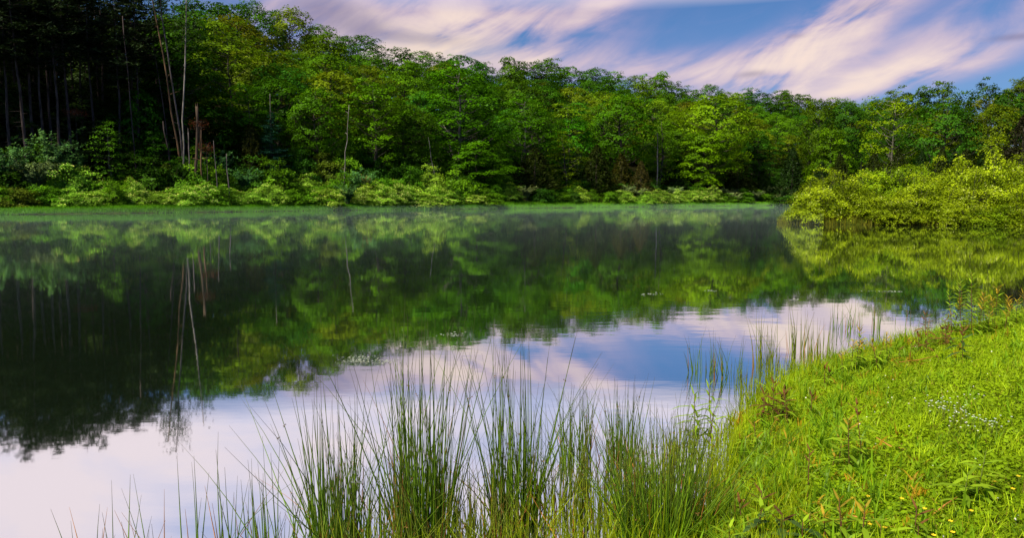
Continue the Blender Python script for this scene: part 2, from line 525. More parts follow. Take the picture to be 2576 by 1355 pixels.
# ------------------------------------------------------------------ red cedar (10 m tall, dense cone)
def cedar(seed, H=10., Rr=2.7):
    r = np.random.default_rng(seed)
    tb = Tubes()
    tb.add([(0, 0, -.8), (0, 0, H * .5), (.05, 0, H * .96)], [.2, .12, .02], 6)
    n = 7200
    h = r.uniform(0, 1, n) ** 1.25
    a = r.uniform(0, 2 * pi, n)
    prof = (1 - h) ** .75 * (1 - .35 * np.exp(-h / .07))
    rag = 1 + .16 * np.sin(5 * a + 9 * h + seed) + .13 * np.sin(11 * a - 23 * h) + .1 * np.sin(3 * a + 31 * h)
    rr = Rr * prof * rag * (.35 + .7 * r.uniform(0, 1, n) ** .4) + .05
    z = h * H * .98 + .12 * rr + r.normal(0, .1, n)
    C = np.column_stack([rr * np.cos(a), rr * np.sin(a), z])
    out = np.column_stack([np.cos(a), np.sin(a), 0 * a])
    D = out * .8 + np.array([0, 0, .75]) + r.normal(0, .35, (n, 3))
    Nn = out * .7 + np.array([0, 0, .6]) + r.normal(0, .5, (n, 3))
    L = r.uniform(.22, .5, n) * (1 - .4 * h)
    tone = np.clip(.5 + .35 * np.sin(7 * a + 13 * h * 2) + r.normal(0, .15, n), 0, 1)
    v, q = leaf_quads(C, Nn, L, L * .42, r, D, fold=.05)
    return tb.mesh('trunk', M_BARK), mesh('crown', v, q, None, [M_NEEDLE], {'tone': ('FACE', tone)})


CD = [cedar(300 + i, Rr=(2.7, 3.1, 2.4)[i]) for i in range(3)]


# ------------------------------------------------------------------ shrubs (mound about 3 m tall, 2.3 m radius)
def mound(seed, Rr=2.3, H=3., ncl=46, per=80, leaf=(.11, .22), cl=(.4, .85), blossoms=0, bl=(.1, .2)):
    r = np.random.default_rng(seed)
    tb = Tubes()
    C, Nn, L, tone = [], [], [], []
    BC, BN, BLn = [], [], []
    lob = r.uniform(0, 6, 3)
    for i in range(ncl):
        a = i * 2.39996 + r.normal(0, .3)
        f = (i + .5) / ncl                                  # 0 top .. 1 rim
        ph = f ** .62 * pi * .53
        k = (.86 + .16 * sin(2 * a + lob[0]) + .12 * sin(3 * a + lob[1] + 2 * f)) * r.uniform(.72, 1.17)
        c = np.array([Rr * sin(ph) * cos(a) * k, Rr * sin(ph) * sin(a) * k, max(.2, H * (cos(ph) * .8 + .1) * k)])
        tb.add([(r.normal(0, .15), r.normal(0, .15), -.3), c * np.array([.45, .45, .62]), c], [.035, .02, .008], 3)
        rad = r.uniform(*cl); n = int(per * (rad / .6) ** 1.4)
        d = rad * np.sqrt(r.uniform(0, 1, n)); b = r.uniform(0, 2 * pi, n); b0 = r.uniform(0, 6)
        off = np.column_stack([d * np.cos(b), d * np.sin(b), -.45 * d ** 2 / rad + r.normal(0, .1, n)]) * (1 + .35 * np.cos(2 * (b - b0)))[:, None]
        o = np.array([cos(a) * sin(ph), sin(a) * sin(ph), cos(ph)])
        nn = np.array([0, 0, .8]) + o * .65 + r.normal(0, .4, (n, 3))
        C.append(c + off); Nn.append(nn); L.append(r.uniform(*leaf, n))
        tone.append(np.clip(r.uniform(0, 1) + r.normal(0, .15, n), 0, 1))
        if blossoms and r.uniform() < .75:
            m_ = int(blossoms * r.uniform(.3, 1.7))
            d = rad * np.sqrt(r.uniform(0, 1, m_)); b = r.uniform(0, 2 * pi, m_)
            BC.append(c + np.column_stack([d * np.cos(b), d * np.sin(b), -.4 * d ** 2 / rad + .1 + r.normal(0, .06, m_)]))
            BN.append(np.array([0, 0, .6]) + o * .7 + r.normal(0, .35, (m_, 3))); BLn.append(r.uniform(*bl, m_))
    # inner leaves so that one does not see through
    n = ncl * per // 4
    a = r.uniform(0, 2 * pi, n); q_ = r.uniform(0, 1, n) ** .5 * Rr * .8; z = r.uniform(.05, .8, n) * H * (1 - (q_ / Rr) ** 2)
    C.append(np.column_stack([q_ * np.cos(a), q_ * np.sin(a), z])); Nn.append(r.normal(0, 1, (n, 3)) + [0, 0, .4]); L.append(r.uniform(leaf[0], leaf[1], n) * 1.15)
    tone.append(r.uniform(0, .5, n))
    C, Nn, L, tone = map(np.concatenate, (C, Nn, L, tone))
    v, q = leaf_quads(C, Nn, L, L * r.uniform(.5, .8, len(L)), r)
    fol = mesh('foliage', v, q, None, [M_SHRUB], {'tone': ('FACE', tone)})
    blo = None
    if BC:
        BC, BN, BLn = map(np.concatenate, (BC, BN, BLn))
        v, q = leaf_quads(BC, BN, BLn, BLn * .8, r)
        blo = mesh('blossom', v, q, None, [M_BLOSSOM], {'tone': ('FACE', r.uniform(0, 1, len(BLn)))})
    return tb.mesh('stems', M_BARK), fol, blo


def sprays(seed, H=3., nst=70, leaf=(.16, .3), spread=2.4, droop=.5):
    """arching wands clothed in narrow leaflets"""
    r = np.random.default_rng(seed)
    tb = Tubes(); C, Nn, D, L, tone = [], [], [], [], []
    for i in range(nst):
        a = i * 2.39996 + r.normal(0, .4); l = r.uniform(.55, 1.0)
        s = np.linspace(0, 1, 8)
        reach = spread * r.uniform(.25, 1.0) * l
        x = reach * s ** 1.5; z = H * l * (s * 1.35 - droop * r.uniform(.7, 1.2) * s ** 3)
        p = np.column_stack([x * cos(a) + r.normal(0, .12), x * sin(a) + r.normal(0, .12), z - .15])
        tb.add(p[::2], [.03, .02, .012, .006], 3)
        n = 52
        u = r.uniform(.22, 1, n)
        pos = np.column_stack([np.interp(u, s, p[:, j]) for j in range(3)])
        side = np.array([-sin(a), cos(a), 0]) * np.where(r.uniform(size=n) < .5, 1, -1)[:, None]
        di = side + np.array([cos(a), sin(a), 0]) * .55 + np.array([0, 0, -.25]) + r.normal(0, .3, (n, 3))
        C.append(pos + side * .07 + r.normal(0, .05, (n, 3))); D.append(di)
        Nn.append(np.array([cos(a) * .35, sin(a) * .35, 1]) + r.normal(0, .35, (n, 3)))
        L.append(r.uniform(*leaf, n)); tone.append(np.clip(np.full(n, r.uniform()) + r.normal(0, .1, n), 0, 1))
    C, Nn, D, L, tone = map(np.concatenate, (C, Nn, D, L, tone))
    v, q = leaf_quads(C, Nn, L, L * .42, r, D)
    return tb.mesh('stems', M_BARK), mesh('foliage', v, q, None, [M_SHRUB], {'tone': ('FACE', tone)}), None


ROSE = [mound(400 + i, blossoms=(10, 18, 5)[i], ncl=(46, 50, 42)[i], per=95) for i in range(3)]
BUSH = [mound(410 + i, H=(2.8, 3.3, 2.4)[i], Rr=(2.2, 2.0, 2.5)[i], leaf=(.13, .26)) for i in range(3)]
SPRAY = [sprays(420 + i, nst=(70, 60)[i]) for i in range(2)]
SPIT = [mound(430 + i, Rr=2.3, H=3.1, ncl=54, per=120, leaf=(.08, .17), cl=(.34, .85), blossoms=(9, 5, 2)[i], bl=(.06, .11)) for i in range(3)]

# ------------------------------------------------------------------ naming where things stand
ORD = ['first', 'second', 'third', 'fourth', 'fifth', 'sixth', 'seventh', 'eighth', 'ninth', 'tenth', 'eleventh', 'twelfth', 'thirteenth',
       'fourteenth', 'fifteenth', 'sixteenth', 'seventeenth', 'eighteenth', 'nineteenth', 'twentieth']


def place(px):
    for lim, s in ((410, 'among the tall pines'), (625, 'behind the leaning trunks'), (850, 'beside the blue-green pine'), (1060, 'near the white pole'),
                   (1280, 'around the pale-limbed tree'), (1480, 'above the broadest cedar'), (1680, 'above the cedar trio'), (1900, 'about the big yellow-green maple'),
                   (2060, 'over the bare inlet'), (2200, 'about the round maple'), (2380, 'about the sycamore')):
        if px < lim: return s
    return 'beside the black spruce'


def colour_word(c):
    l = .3 * c[0] + .6 * c[1] + .1 * c[2]
    if c[0] > c[1] * .82: return 'bronze'
    if c[2] > c[1] * .42: return 'bluish green'
    if c[0] > c[1] * .66: return 'yellow-green'
    return 'dark green' if l < .042 else 'mid green' if l < .062 else 'bright green'


PENDING = {}


def plant(name, parts, loc, cat, group, scale, rotz, color, kindtext, rowtext, px, label=None, color2=None):
    o = thing(name, loc, label, cat, group, rotz, scale)
    for pn, me in parts:
        if me is None: continue
        c = obj(pn, me, o, color=color if color is not None else (.1, .1, .1))
    if label is None:
        PENDING.setdefault((kindtext, rowtext, place(px)), []).append((px, o))
    return o


def finish_labels():
    for (kt, rt, pl), lst in PENDING.items():
        lst.sort(key=lambda x: x[0])
        n = len(lst)
        for i, (px, o) in enumerate(lst):
            if n == 1: s = f'{kt} {rt} {pl}'
            elif i == n - 1 and n > 2: s = f'{kt} {rt} {pl}, rightmost there'
            elif i == 0: s = f'{kt} {rt} {pl}, leftmost there'
            else: s = f'{kt} {rt} {pl}, {ORD[min(i, 19)]} from left'
            o['label'] = s


# ------------------------------------------------------------------ feature trees
used = []


def feature(px, top, Y, proto, halfw, color, label, name='broadleaf_tree', H0=20., R0=5.4, cat='tree', group=None, rot=None, names=('trunk', 'crown')):
    x = at(px, 480, Y)[0]
    g = h1(x, Y)
    zt = at(px, top, Y)[2]
    Hh = max(zt - g, 1.0)
    sz = Hh / H0
    sx = (halfw / FOC * Y) / R0
    o = plant(name, list(zip(names, proto)), (x, Y, g - .05), cat, group, (sx, sx, sz), random.uniform(0, 6.28) if rot is None else rot, color, '', '', px, label)
    used.append((x, Y, halfw / FOC * Y))
    return o


YG = (.13, .165, .015)
feature(1785, 232, Yat(1785, 13), BL[3], 105, (0.140, 0.274, .004), 'big bright yellow-green maple standing in front at the shore', R0=6.4)
feature(1760, 330, Yat(1760, 9), BL[6], 70, (0.099, 0.221, 0.0022), 'low yellow-green maple in front of the big bright maple')
feature(1412, 330, Yat(1412, 9), SLIM, 46, (0.125, 0.214, 0.0031), 'slim pale yellow-green sapling with a visible trunk between two dark cedars', R0=3.4)
feature(945, 196, Yat(945, 13), BL[1], 92, (0.064, 0.171, 0.0018), 'layered bright green maple just behind the thin white pole', R0=6)
feature(800, 215, Yat(800, 14), BL[0], 70, (0.050, 0.143, 0.0017), 'spreading maple over the bluish bushes beside the layered maple')
feature(1150, 160, Yat(1150, 15), PALEBL, 120, (0.045, 0.150, 0.0015), 'large tree with pale forked limbs showing through its crown')
feature(1190, 355, Yat(1190, 9), BL[6], 80, (0.054, 0.164, 0.0017), 'low bright maple below the pale forked tree')
feature(1315, 236, Yat(1315, 14), PALEBL, 85, (0.045, 0.143, 0.0018), 'tall tree with a pale leaning trunk above the broadest cedar', rot=2.0)
feature(1560, 235, Yat(1560, 15), BL[0], 85, (0.045, 0.136, 0.0018), 'rounded dark green tree rising behind the cedar trio')
feature(1440, 290, Yat(1440, 16), BL[2], 55, (0.037, 0.171, 0.0031), 'vine-hung bright green tree behind the slim sapling', R0=4.6)
feature(1655, 290, Yat(1655, 12), SLIM, 42, (0.064, 0.157, 0.0021), 'slender tree around a bare grey stem beside the big maple', R0=3.4)
feature(620, 215, Yat(620, 15), BL[5], 75, (0.031, 0.107, 0.0015), 'dark spreading tree behind the broken snags', R0=5)
feature(700, 190, Yat(700, 20), BL[4], 80, (0.031, 0.100, 0.0015), 'dark tree with open lower limbs above the blue-green pine')
feature(2090, 322, 168, BL[6], 62, (0.077, 0.177, 0.0018), 'small round-topped maple above the far dark cedars')
feature(2242, 232, 150, SYC, 90, (0.122, 0.214, 0.0031), 'tall airy sycamore with a whitish trunk beyond the spit bushes', R0=5.8)
feature(2345, 290, 158, BL[1], 70, (0.113, 0.185, 0.0018), 'golden green oak beside the airy sycamore')
feature(2165, 440, 120, SLIM, 36, (0.090, 0.185, 0.0021), 'small leafy tree in front of the far dark cedars', R0=3.4)
feature(1990 - 85, 330, Yat(1905, 11), BL[5], 45, (0.026, 0.088, 0.0021), 'narrow dark green tree behind the spired cedar', R0=5)
# cedars
CB = (.016, .026, .003); CG = (.010, .027, .004)
cedars = [(635, 303, 11, 46, 'brown-tinged cedar cone beside the blue-green pine', (.030, .036, .004)),
          (1345, 370, 9, 62, 'broadest dark cedar left of the slim sapling', CB),
          (1298, 405, 11, 40, 'lower dark cedar tucked against the broadest cedar', CG),
          (1500, 362, 9, 54, 'tall dark cedar, leftmost of the cedar trio', CB),
          (1452, 372, 12, 40, 'shaded dark cedar behind the slim sapling', CG),
          (1562, 383, 10, 40, 'reddish brown cedar in the middle of the cedar trio', (.030, .032, .004)),
          (1612, 404, 6, 38, 'shortest cedar of the trio, nearest the grass', (.038, .036, .009)),
          (1700, 425, 10, 34, 'low dark cedar below the big maple', CG),
          (1855, 388, 8, 48, 'dark cedar right of the big yellow-green maple', CB),
          (1918, 428, 8, 34, 'small dark cedar beside the spired cedar', CG)]
for px, top, t, hw, lab, c in cedars:
    feature(px, top, Yat(px, t), CD[random.randrange(3)], hw, c, lab, 'cedar_tree', 10., 2.7, group='dark cedars along the far shore')
for px, top, Y, hw, lab, c in [(1992, 370, 178, 54, 'spired dark cedar at the end of the far inlet', CG),
                               (2065, 405, 165, 44, 'dark cedar left under the round maple', CG),
                               (2110, 385, 160, 46, 'dark cedar right under the round maple', CB),
                               (2195, 384, 140, 44, 'brown cedar left below the sycamore', CB),
                               (2255, 374, 138, 44, 'brown cedar in front of the sycamore trunk', CB),
                               (2315, 378, 130, 40, 'dark cedar right below the sycamore', CG),
                               (2365, 370, 128, 44, 'brown cedar below the golden oak', CB),
                               (2425, 372, 125, 46, 'brown cedar behind the highest spit bush', CB),
                               (2480, 358, 124, 50, 'dark cedar next to the black spruce', CG)]:
    feature(px, top, Y, CD[random.randrange(3)], hw, c, lab, 'cedar_tree', 10., 2.7, group='dark cedars beyond the spit')
feature(2566, 285, 105, CD[1], 66, (.016, .016, .007), 'tall black-green spruce at the far right above the spit bushes', 'spruce_tree', 10., 2.7)
feature(2440, 285, 150, YPINE, 62, (.020, .045, .030), 'blue-green pine between golden oak and black spruce', 'pine_tree', 32., 6.)
feature(2395, 380, 135, YPINE, 52, (.035, .06, .035), 'grey-green bushy pine under the golden oak', 'pine_tree', 32., 6.)
feature(2500, 390, 130, YPINE, 46, (.032, .055, .032), 'grey-green bushy pine left of the black spruce', 'pine_tree', 32., 6.)
feature(1895, 330, Yat(1890, 13), PN[2], 40, (.016, .045, .018), 'thin dark pine right of the big maple', 'pine_tree', 32., 4.)
feature(692, 278, Yat(692, 10), YPINE, 48, (.018, .075, .048), 'young blue-green pine with a bare dead tip', 'pine_tree', 32., 6.)
feature(250, 300, Yat(250, 9), YPINE, 62, (.012, .026, .010), 'dense black-green young evergreen at the edge of the pine stand', 'evergreen_tree', 32., 6.)
feature(385, 330, Yat(385, 9), BL[5], 52, (0.018, 0.072, 0.0018), 'leafy dark undergrowth tree before the leaning trunks', H0=20, R0=5)
feature(360, 215, Yat(360, 12), BL[2], 55, (0.018, 0.078, 0.0021), 'dark leafy tree among the pine boles by the leaning trunks', R0=4.6)
feature(285, 305, Yat(285, 6.5), SLIM, 42, (0.064, 0.185, 0.0076), 'pale green sapling leaning over the dense young evergreen', R0=3.4)

# ------------------------------------------------------------------ leaning and dead trunks, snags
def pole(name, top, bot, Y, w0, w1, mat, label, cat, stubs=6, broken=False, crown=None, group=None, seed=0):
    """a bare trunk between two sighted ends, both at distance Y"""
    r = np.random.default_rng(seed + 900)
    a = at(*bot, Y); b = at(*top, Y)
    g = h1(a[0], a[1])
    d = (b - a)
    a2 = a - d * max(0, (a[2] - g + .4)) / max(d[2], .1)
    L = np.linalg.norm(b - a2)
    root = thing(name, tuple(a2), label, cat, group)
    k = 9
    s = np.linspace(0, 1, k)
    pts = np.outer(s, b - a2)
    pts[1:-1] += r.normal(0, .02 * sqrt(L), (k - 2, 3)) * [1, .4, 0]
    tb = Tubes()
    rad = w0 + (w1 - w0) * s
    rad = rad * (1 + r.normal(0, .04, k))
    tb.add(pts, rad, 8)
    if broken:                                             # splintered top
        for i in range(5):
            an = r.uniform(0, 6.28); p = pts[-1] + np.array([cos(an), sin(an), 0]) * w1 * .6
            tb.add([p - [0, 0, .3], p + [r.normal(0, .03), r.normal(0, .03), r.uniform(.15, .6)]], [w1 * .4, .01], 4)
    obj('trunk', tb.mesh('trunk', mat), root)
    if stubs:
        for i in range(stubs):
            t2 = Tubes()
            f = r.uniform(.25, .97); p = np.array([np.interp(f, s, pts[:, j]) for j in range(3)]); an = r.uniform(0, 6.28); l = r.uniform(.4, 1.5)
            t2.add([p, p + np.array([cos(an) * l * .6, sin(an) * l * .3, l * .22]), p + np.array([cos(an) * l, sin(an) * l * .4, l * .3 + r.normal(0, .2)])], [.045, .03, .01], 4)
            obj('branch', t2.mesh('branch', mat), root)
    if crown is not None:
        obj('crown', crown, root, color=(.022, .045, .014))
    return root


def topcrown(L, d, r, rad=1.9, n=420, thick=3.2):
    c = np.asarray(d) * .97
    a = r.uniform(0, 2 * pi, n); q_ = rad * r.uniform(0, 1, n) ** .5; z = r.normal(0, thick * .5, n)
    C = c + np.column_stack([q_ * np.cos(a), q_ * np.sin(a), z])
    v, q = leaf_quads(C, r.normal(0, 1, (n, 3)) + [0, 0, .8], r.uniform(.3, .6, n), .16, r)
    return mesh('crown', v, q, None, [M_NEEDLE], {'tone': ('FACE', r.uniform(0, 1, n))})


Yl = Yat(450, 8)
leaners = [((371, -80), (450, 390), .15, .07, M_GOLDBARK, 'golden leaning bare pine trunk, most tilted of the bright trio'),
           ((388, -115), (457, 385), .13, .07, M_GREYBARK, 'grey leaning bare pine trunk between the golden and the pale trunk'),
           ((469, -35), (461, 380), .13, .06, M_PALEBARK, 'upright pale speckled bare trunk beside the two leaning ones')]
for i, (tp_, bt_, w0, w1, m_, lab) in enumerate(leaners):
    Y = Yl + (0, .8, -.5)[i]
    a = at(*bt_, Y); b = at(*tp_, Y)
    tc_ = topcrown(0, (b - a) * 1.12, np.random.default_rng(50 + i))
    pole('pine_tree', tp_, bt_, Y, w0, w1, m_, lab, 'tree', 7, crown=tc_, group='leaning bare trunks', seed=i)
for i, (tp_, bt_, w0, w1, m_, lab, dy) in enumerate([
        ((384, 110), (430, 390), .09, .05, M_GREYBARK, 'thin dark leaning trunk left of the bright trio', 3),
        ((410, 305), (426, 405), .12, .08, M_GREYBARK, 'short tilted dead stem at the foot of the leaning trunks', 0),
        ((308, 40), (336, 350), .09, .05, M_GREYBARK, 'thin leaning stem in the pine stand before the leafy dark tree', 2)]):
    pole('dead_tree', tp_, bt_, Yat(bt_[0], 7) + dy, w0, w1, M_PINEBARK, lab, 'dead tree', 4, seed=20 + i)
for i, (tp_, bt_, w0, w1, m_, lab) in enumerate([
        ((494.7, 268), (494, 385), .21, .18, M_SNAG, 'thick tall broken snag with scorched orange wood'),
        ((505.5, 326), (506, 388), .11, .09, M_GOLDBARK, 'thinner broken snag right against the thick one'),
        ((473.6, 333), (476, 385), .12, .07, M_GREYBARK, 'slender grey snag left of the thick broken one'),
        ((537, 354), (541, 406), .08, .03, M_GREYBARK, 'grey pointed snag standing alone in the vines'),
        ((569.5, 387), (572, 420), .12, .04, M_GREYBARK, 'short pointed stump above the shore bushes')]):
    pole('broken_snag', tp_, bt_, Yl - 1, w0, w1, m_, lab, 'snag', 2 if i < 2 else 0, broken=i < 3, group='broken snags', seed=30 + i)
pole('dead_tree', (878, 264), (867, 440), Yat(868, 6.5), .085, .035, M_PALEBARK, 'thin white bare pole of a dead birch before the layered maple', 'dead tree', 3, seed=41)
pole('dead_tree', (1654, 335), (1654, 425), Yat(1654, 9.5), .15, .09, M_PALEBARK, 'straight pale dead trunk inside the slender tree', 'dead tree', 2, seed=42)
pole('dead_tree', (679, 236), (680, 330), Yat(680, 11), .07, .03, M_PALEBARK, 'thin dead white spike above the young blue-green pine', 'dead tree', 0, seed=43)
pole('dead_tree', (1077, 345), (1083, 380), Yat(1080, 9), .07, .03, M_PALEBARK, 'short bleached broken stick above dark shade', 'dead tree', 1, seed=44)


def dead_brush(px, py, Y, w, h, n, label, seed):
    r = np.random.default_rng(seed)
    p = at(px, py, Y); tb = Tubes()
    g = h1(p[0], p[1])
    root = thing('dead_branch', (p[0], p[1], g), label, 'dead branches')
    z0 = p[2] - g
    tb.add([(0, 0, -.1), (.05, 0, z0 * .5), (0, 0, z0 + h * .4)], [.06, .045, .01], 5)
    for i in range(n):
        a = r.uniform(0, 6.28); l = r.uniform(.4, 1) * w
        s0 = np.array([0, 0, z0 + r.uniform(-h, h) * .5])
        e = s0 + np.array([cos(a) * l, sin(a) * l, r.normal(-.1, .25) * h])
        tb.add([s0, (s0 + e) / 2 + r.normal(0, .1, 3), e], [.02, .014, .005], 3)
    obj('branches', tb.mesh('branches', M_BARK), root)
    m = 380
    a = r.uniform(0, 6.28, m); q_ = w * r.uniform(0, 1, m) ** .6
    C = np.column_stack([q_ * np.cos(a), q_ * np.sin(a), z0 + r.normal(0, .3, m) * h])
    v, q = leaf_quads(C, r.normal(0, 1, (m, 3)), r.uniform(.12, .35, m), .06, r)
    obj('dead_needles', mesh('dead_needles', v, q, None, [M_RUSTNEEDLE if seed < 4 else M_TAN], {'tone': ('FACE', r.uniform(0, 1, m))}), root)


dead_brush(500, 312, Yl - .4, 1.3, 1.0, 24, 'rust brown dead boughs on the thick snag', 1)
dead_brush(519, 372, Yl - .6, 1.1, 1.2, 20, 'rust brown dead twigs low behind the thinner snag', 2)
dead_brush(190, 285, Yat(190, 10), 1.5, .8, 26, 'reddish dead boughs above the dense young evergreen', 3)
dead_brush(921, 452, Yat(921, 5), .8, .8, 22, 'orange brown dead sprig among the pale bushes', 4)

# ------------------------------------------------------------------ pine stand on the left
pn_i = 0
seen_trunks = [(60, 11), (75, 14), (104, 12), (120, 16), (147, 10), (172, 13), (20, 12), (40, 18), (205, 17), (232, 14), (300, 12), (265, 19), (330, 17), (346, 12), (-30, 13), (-70, 16),
               (370, 21), (400, 24), (135, 22), (5, 22), (90, 25), (185, 26), (250, 28), (310, 27), (60, 32), (150, 35), (220, 38), (290, 37), (350, 34), (-20, 30), (410, 33), (20, 42), (110, 45), (200, 48),
               (-110, 12), (-150, 18), (-100, 26), (-210, 14), (-260, 20)]
for px, t in seen_trunks:
    Y = Yat(px, t) + random.uniform(-.7, .7)
    x = at(px, 300, Y)[0]
    g = h1(x, Y)
    lim = at(px, sky_py(px) + random.uniform(-25, 45), Y)[2]
    Hh = min(max(lim - g, 20), 47)
    p = PN[pn_i % 4]; pn_i += 1
    w = random.uniform(.85, 1.15)
    row = 'in front' if t < 15 else 'in the middle' if t < 24 else 'deep inside'
    plant('pine_tree', list(zip(('trunk', 'crown'), p)), (x, Y, g), 'tree', 'tall pines of the dark stand', (w, w, Hh / 32), random.uniform(0, 6.28),
          tuple(np.array((.014, .027, .011)) * random.uniform(.7, 1.25)), 'tall bare-boled dark pine', row, px)
    used.append((x, Y, 1.2))

# ------------------------------------------------------------------ hillside woods
cands = []
for ri, t in enumerate((17, 27, 39, 54, 70, 88, 99)):
    sp = (7.6, 9.2, 9.8, 10.2, 10.4, 8.6, 9.0)[ri]
    s = -40 + random.uniform(0, sp)
    while s < 560:
        x, y = LP + LD * s + LN * (t + random.uniform(-2.5, 2.5))
        s += sp * random.uniform(.8, 1.2) * (1 + .0014 * max(s, 0))
        px, py = project(x, y, h1(x, y) + 10)
        if px < 380 + (30 if ri < 2 else 0) or px > 2680: continue
        if px > 1960 and t < 22: continue
        if y > 520: continue
        cands.append((ri, t, x, y, px))
PAL = [(.026, .085, .003), (.036, .105, .003), (.048, .120, .003), (.022, .070, .003), (.064, .125, .003), (.026, .105, .006), (.080, .125, .004), (.038, .092, .003)]
rowname = ['in the front row', 'in the second row', 'on the lower slope', 'on the middle slope', 'on the upper slope', 'on the skyline', 'just behind the skyline']
count = 0
for ri, t, x, y, px in cands:
    if any((x - a) ** 2 + (y - b) ** 2 < (rr * .75 + 1.2) ** 2 for a, b, rr in used): continue
    g = h1(x, y)
    zs = at(px, sky_py(px), y)[2]
    if ri == 5:
        Hh = zs - g + random.uniform(-.7, 2.4)
        Hh = min(max(Hh, 12), 33)
    elif ri == 6:
        Hh = min(max(zs - g - random.uniform(1.5, 4), 9), 26)
    else:
        Hh = random.uniform(*((11.5, 16.5), (13.5, 18.5), (14.5, 19.5), (14.5, 19.5), (14.5, 19.5))[ri])
        Hh = min(Hh, zs - g - random.uniform(.2, 2.5))
        if px < 600: Hh = min(max(Hh, 22), zs - g)
    if Hh < 7: continue
    i = random.randrange(len(BL)) if ri < 6 else random.choice((2, 5))
    w = random.uniform(1.0, 1.3) * (Hh / 17) ** .5
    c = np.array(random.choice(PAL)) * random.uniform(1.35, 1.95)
    c *= .66 if px < 720 else .8 if px < 1250 else .92  # darker leftwards: partly species, partly light falloff put into the leaf colour
    if random.random() < .035: c = np.array((.095, .12, .005))
    proto = BL[i]
    if ri == 5 and random.random() < .05: proto, w = THIN, w * 1.0
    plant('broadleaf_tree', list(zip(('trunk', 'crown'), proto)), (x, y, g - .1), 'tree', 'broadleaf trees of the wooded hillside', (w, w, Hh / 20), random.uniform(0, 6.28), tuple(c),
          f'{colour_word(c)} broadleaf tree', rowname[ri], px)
    count += 1
# understorey filling the pine stand; its inner shade is put into the leaf colour
for t, n in ((20, 9), (30, 10), (42, 11), (56, 11)):
    for i in range(n):
        px = -170 + (i + random.uniform(.1, .9)) / n * 590
        Y = Yat(px, t) + random.uniform(-2, 2); x = at(px, 400, Y)[0]
        g = h1(x, Y)
        Hh = random.uniform(9, 14) if t < 40 else random.uniform(15, 22)
        w_ = random.uniform(.9, 1.2) * (Hh / 20) ** .3
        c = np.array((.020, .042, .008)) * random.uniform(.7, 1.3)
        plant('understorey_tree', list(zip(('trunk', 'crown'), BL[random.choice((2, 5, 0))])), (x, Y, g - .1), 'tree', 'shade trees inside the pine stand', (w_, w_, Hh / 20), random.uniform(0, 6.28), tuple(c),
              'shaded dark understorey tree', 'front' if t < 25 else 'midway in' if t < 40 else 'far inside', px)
        count += 1
# behind the spit, on the right
for Y, n in ((142, 8), (168, 10), (205, 11)):
    for i in range(n):
        px = 1960 + (i + random.uniform(.2, .8)) / n * 740
        x = at(px, 400, Y)[0]; yy = Y + random.uniform(-6, 6)
        if signed(np.array([x]), np.array([yy]))[0] < 5: continue
        if tline(x, yy) > 5: continue
        if any((x - a) ** 2 + (yy - b) ** 2 < (rr * .7 + 1) ** 2 for a, b, rr in used): continue
        g = h1(x, yy); zs = at(px, sky_py(px), yy)[2]
        Hh = zs - g + (random.uniform(-.6, 2.0) if Y > 180 else random.uniform(-5.5, -1.5))
        Hh = min(max(Hh, 9), 30)
        c = np.array(random.choice(PAL)) * random.uniform(.95, 1.4) * np.array([1.15, .95, .9])
        w = random.uniform(.85, 1.15)
        plant('broadleaf_tree', list(zip(('trunk', 'crown'), random.choice(BL))), (x, yy, g - .1), 'tree', 'broadleaf trees beyond the spit', (w, w, Hh / 20), random.uniform(0, 6.28), tuple(c),
              f'{colour_word(c)} broadleaf tree', 'beyond the spit, ' + ('nearest row' if Y < 150 else 'middle row' if Y < 180 else 'back row'), px)
        count += 1
print('broadleaf', count)

# ------------------------------------------------------------------ shrubs along the far shore
RC = {'rose': (.18, .35, .03), 'bush': (.085, .22, .008), 'dark': (.035, .11, .007), 'teal': (.07, .19, .055), 'pale': (.17, .25, .10), 'olive': (.10, .15, .012)}
KT = {'rose': 'white-flowered rose bush', 'bush': 'leafy green bush', 'dark': 'dark green bush', 'teal': 'bluish green arching bush', 'pale': 'pale grey-green bush', 'olive': 'olive green bush'}
nshrub = 0


def shrub(px, t, kind, w, hh, row, py=500):
    global nshrub
    Y = Yat(px, t); x = at(px, py, Y)[0]
    hh *= (1.3 if t < 5 else 1.62) if px < 1260 else 1.2; w *= 1.08 if t < 5 else 1.18
    g = h1(x, Y)
    if signed(np.array([x]), np.array([Y]))[0] < 1.0: return
    pr = random.choice({'rose': ROSE, 'bush': BUSH, 'dark': BUSH, 'teal': SPRAY, 'pale': SPRAY, 'olive': BUSH}[kind])
    c = np.array(RC[kind]) * random.uniform(.75, 1.2) * np.array([random.uniform(.85, 1.12), 1, 1])
    plant('shrub', list(zip(('stems', 'foliage', 'blossom'), pr)), (x, Y, g - .05), 'bush', 'bushes along the far shore',
          (w / 2.3, w / 2.3, hh / 3.), random.uniform(0, 6.28), tuple(c), KT[kind], row, px)
    nshrub += 1


def wpick(d):
    return random.choices(list(d), list(d.values()))[0]


def run(px0, px1, t, spacing, mixd, w, hh, row):
    px = px0
    while px < px1:
        Y = Yat(px, t)
        shrub(px, t + random.uniform(-.8, .8), wpick(mixd), random.uniform(*w), random.uniform(*hh), row)
        px += spacing * FOC / Y * random.uniform(.75, 1.25)


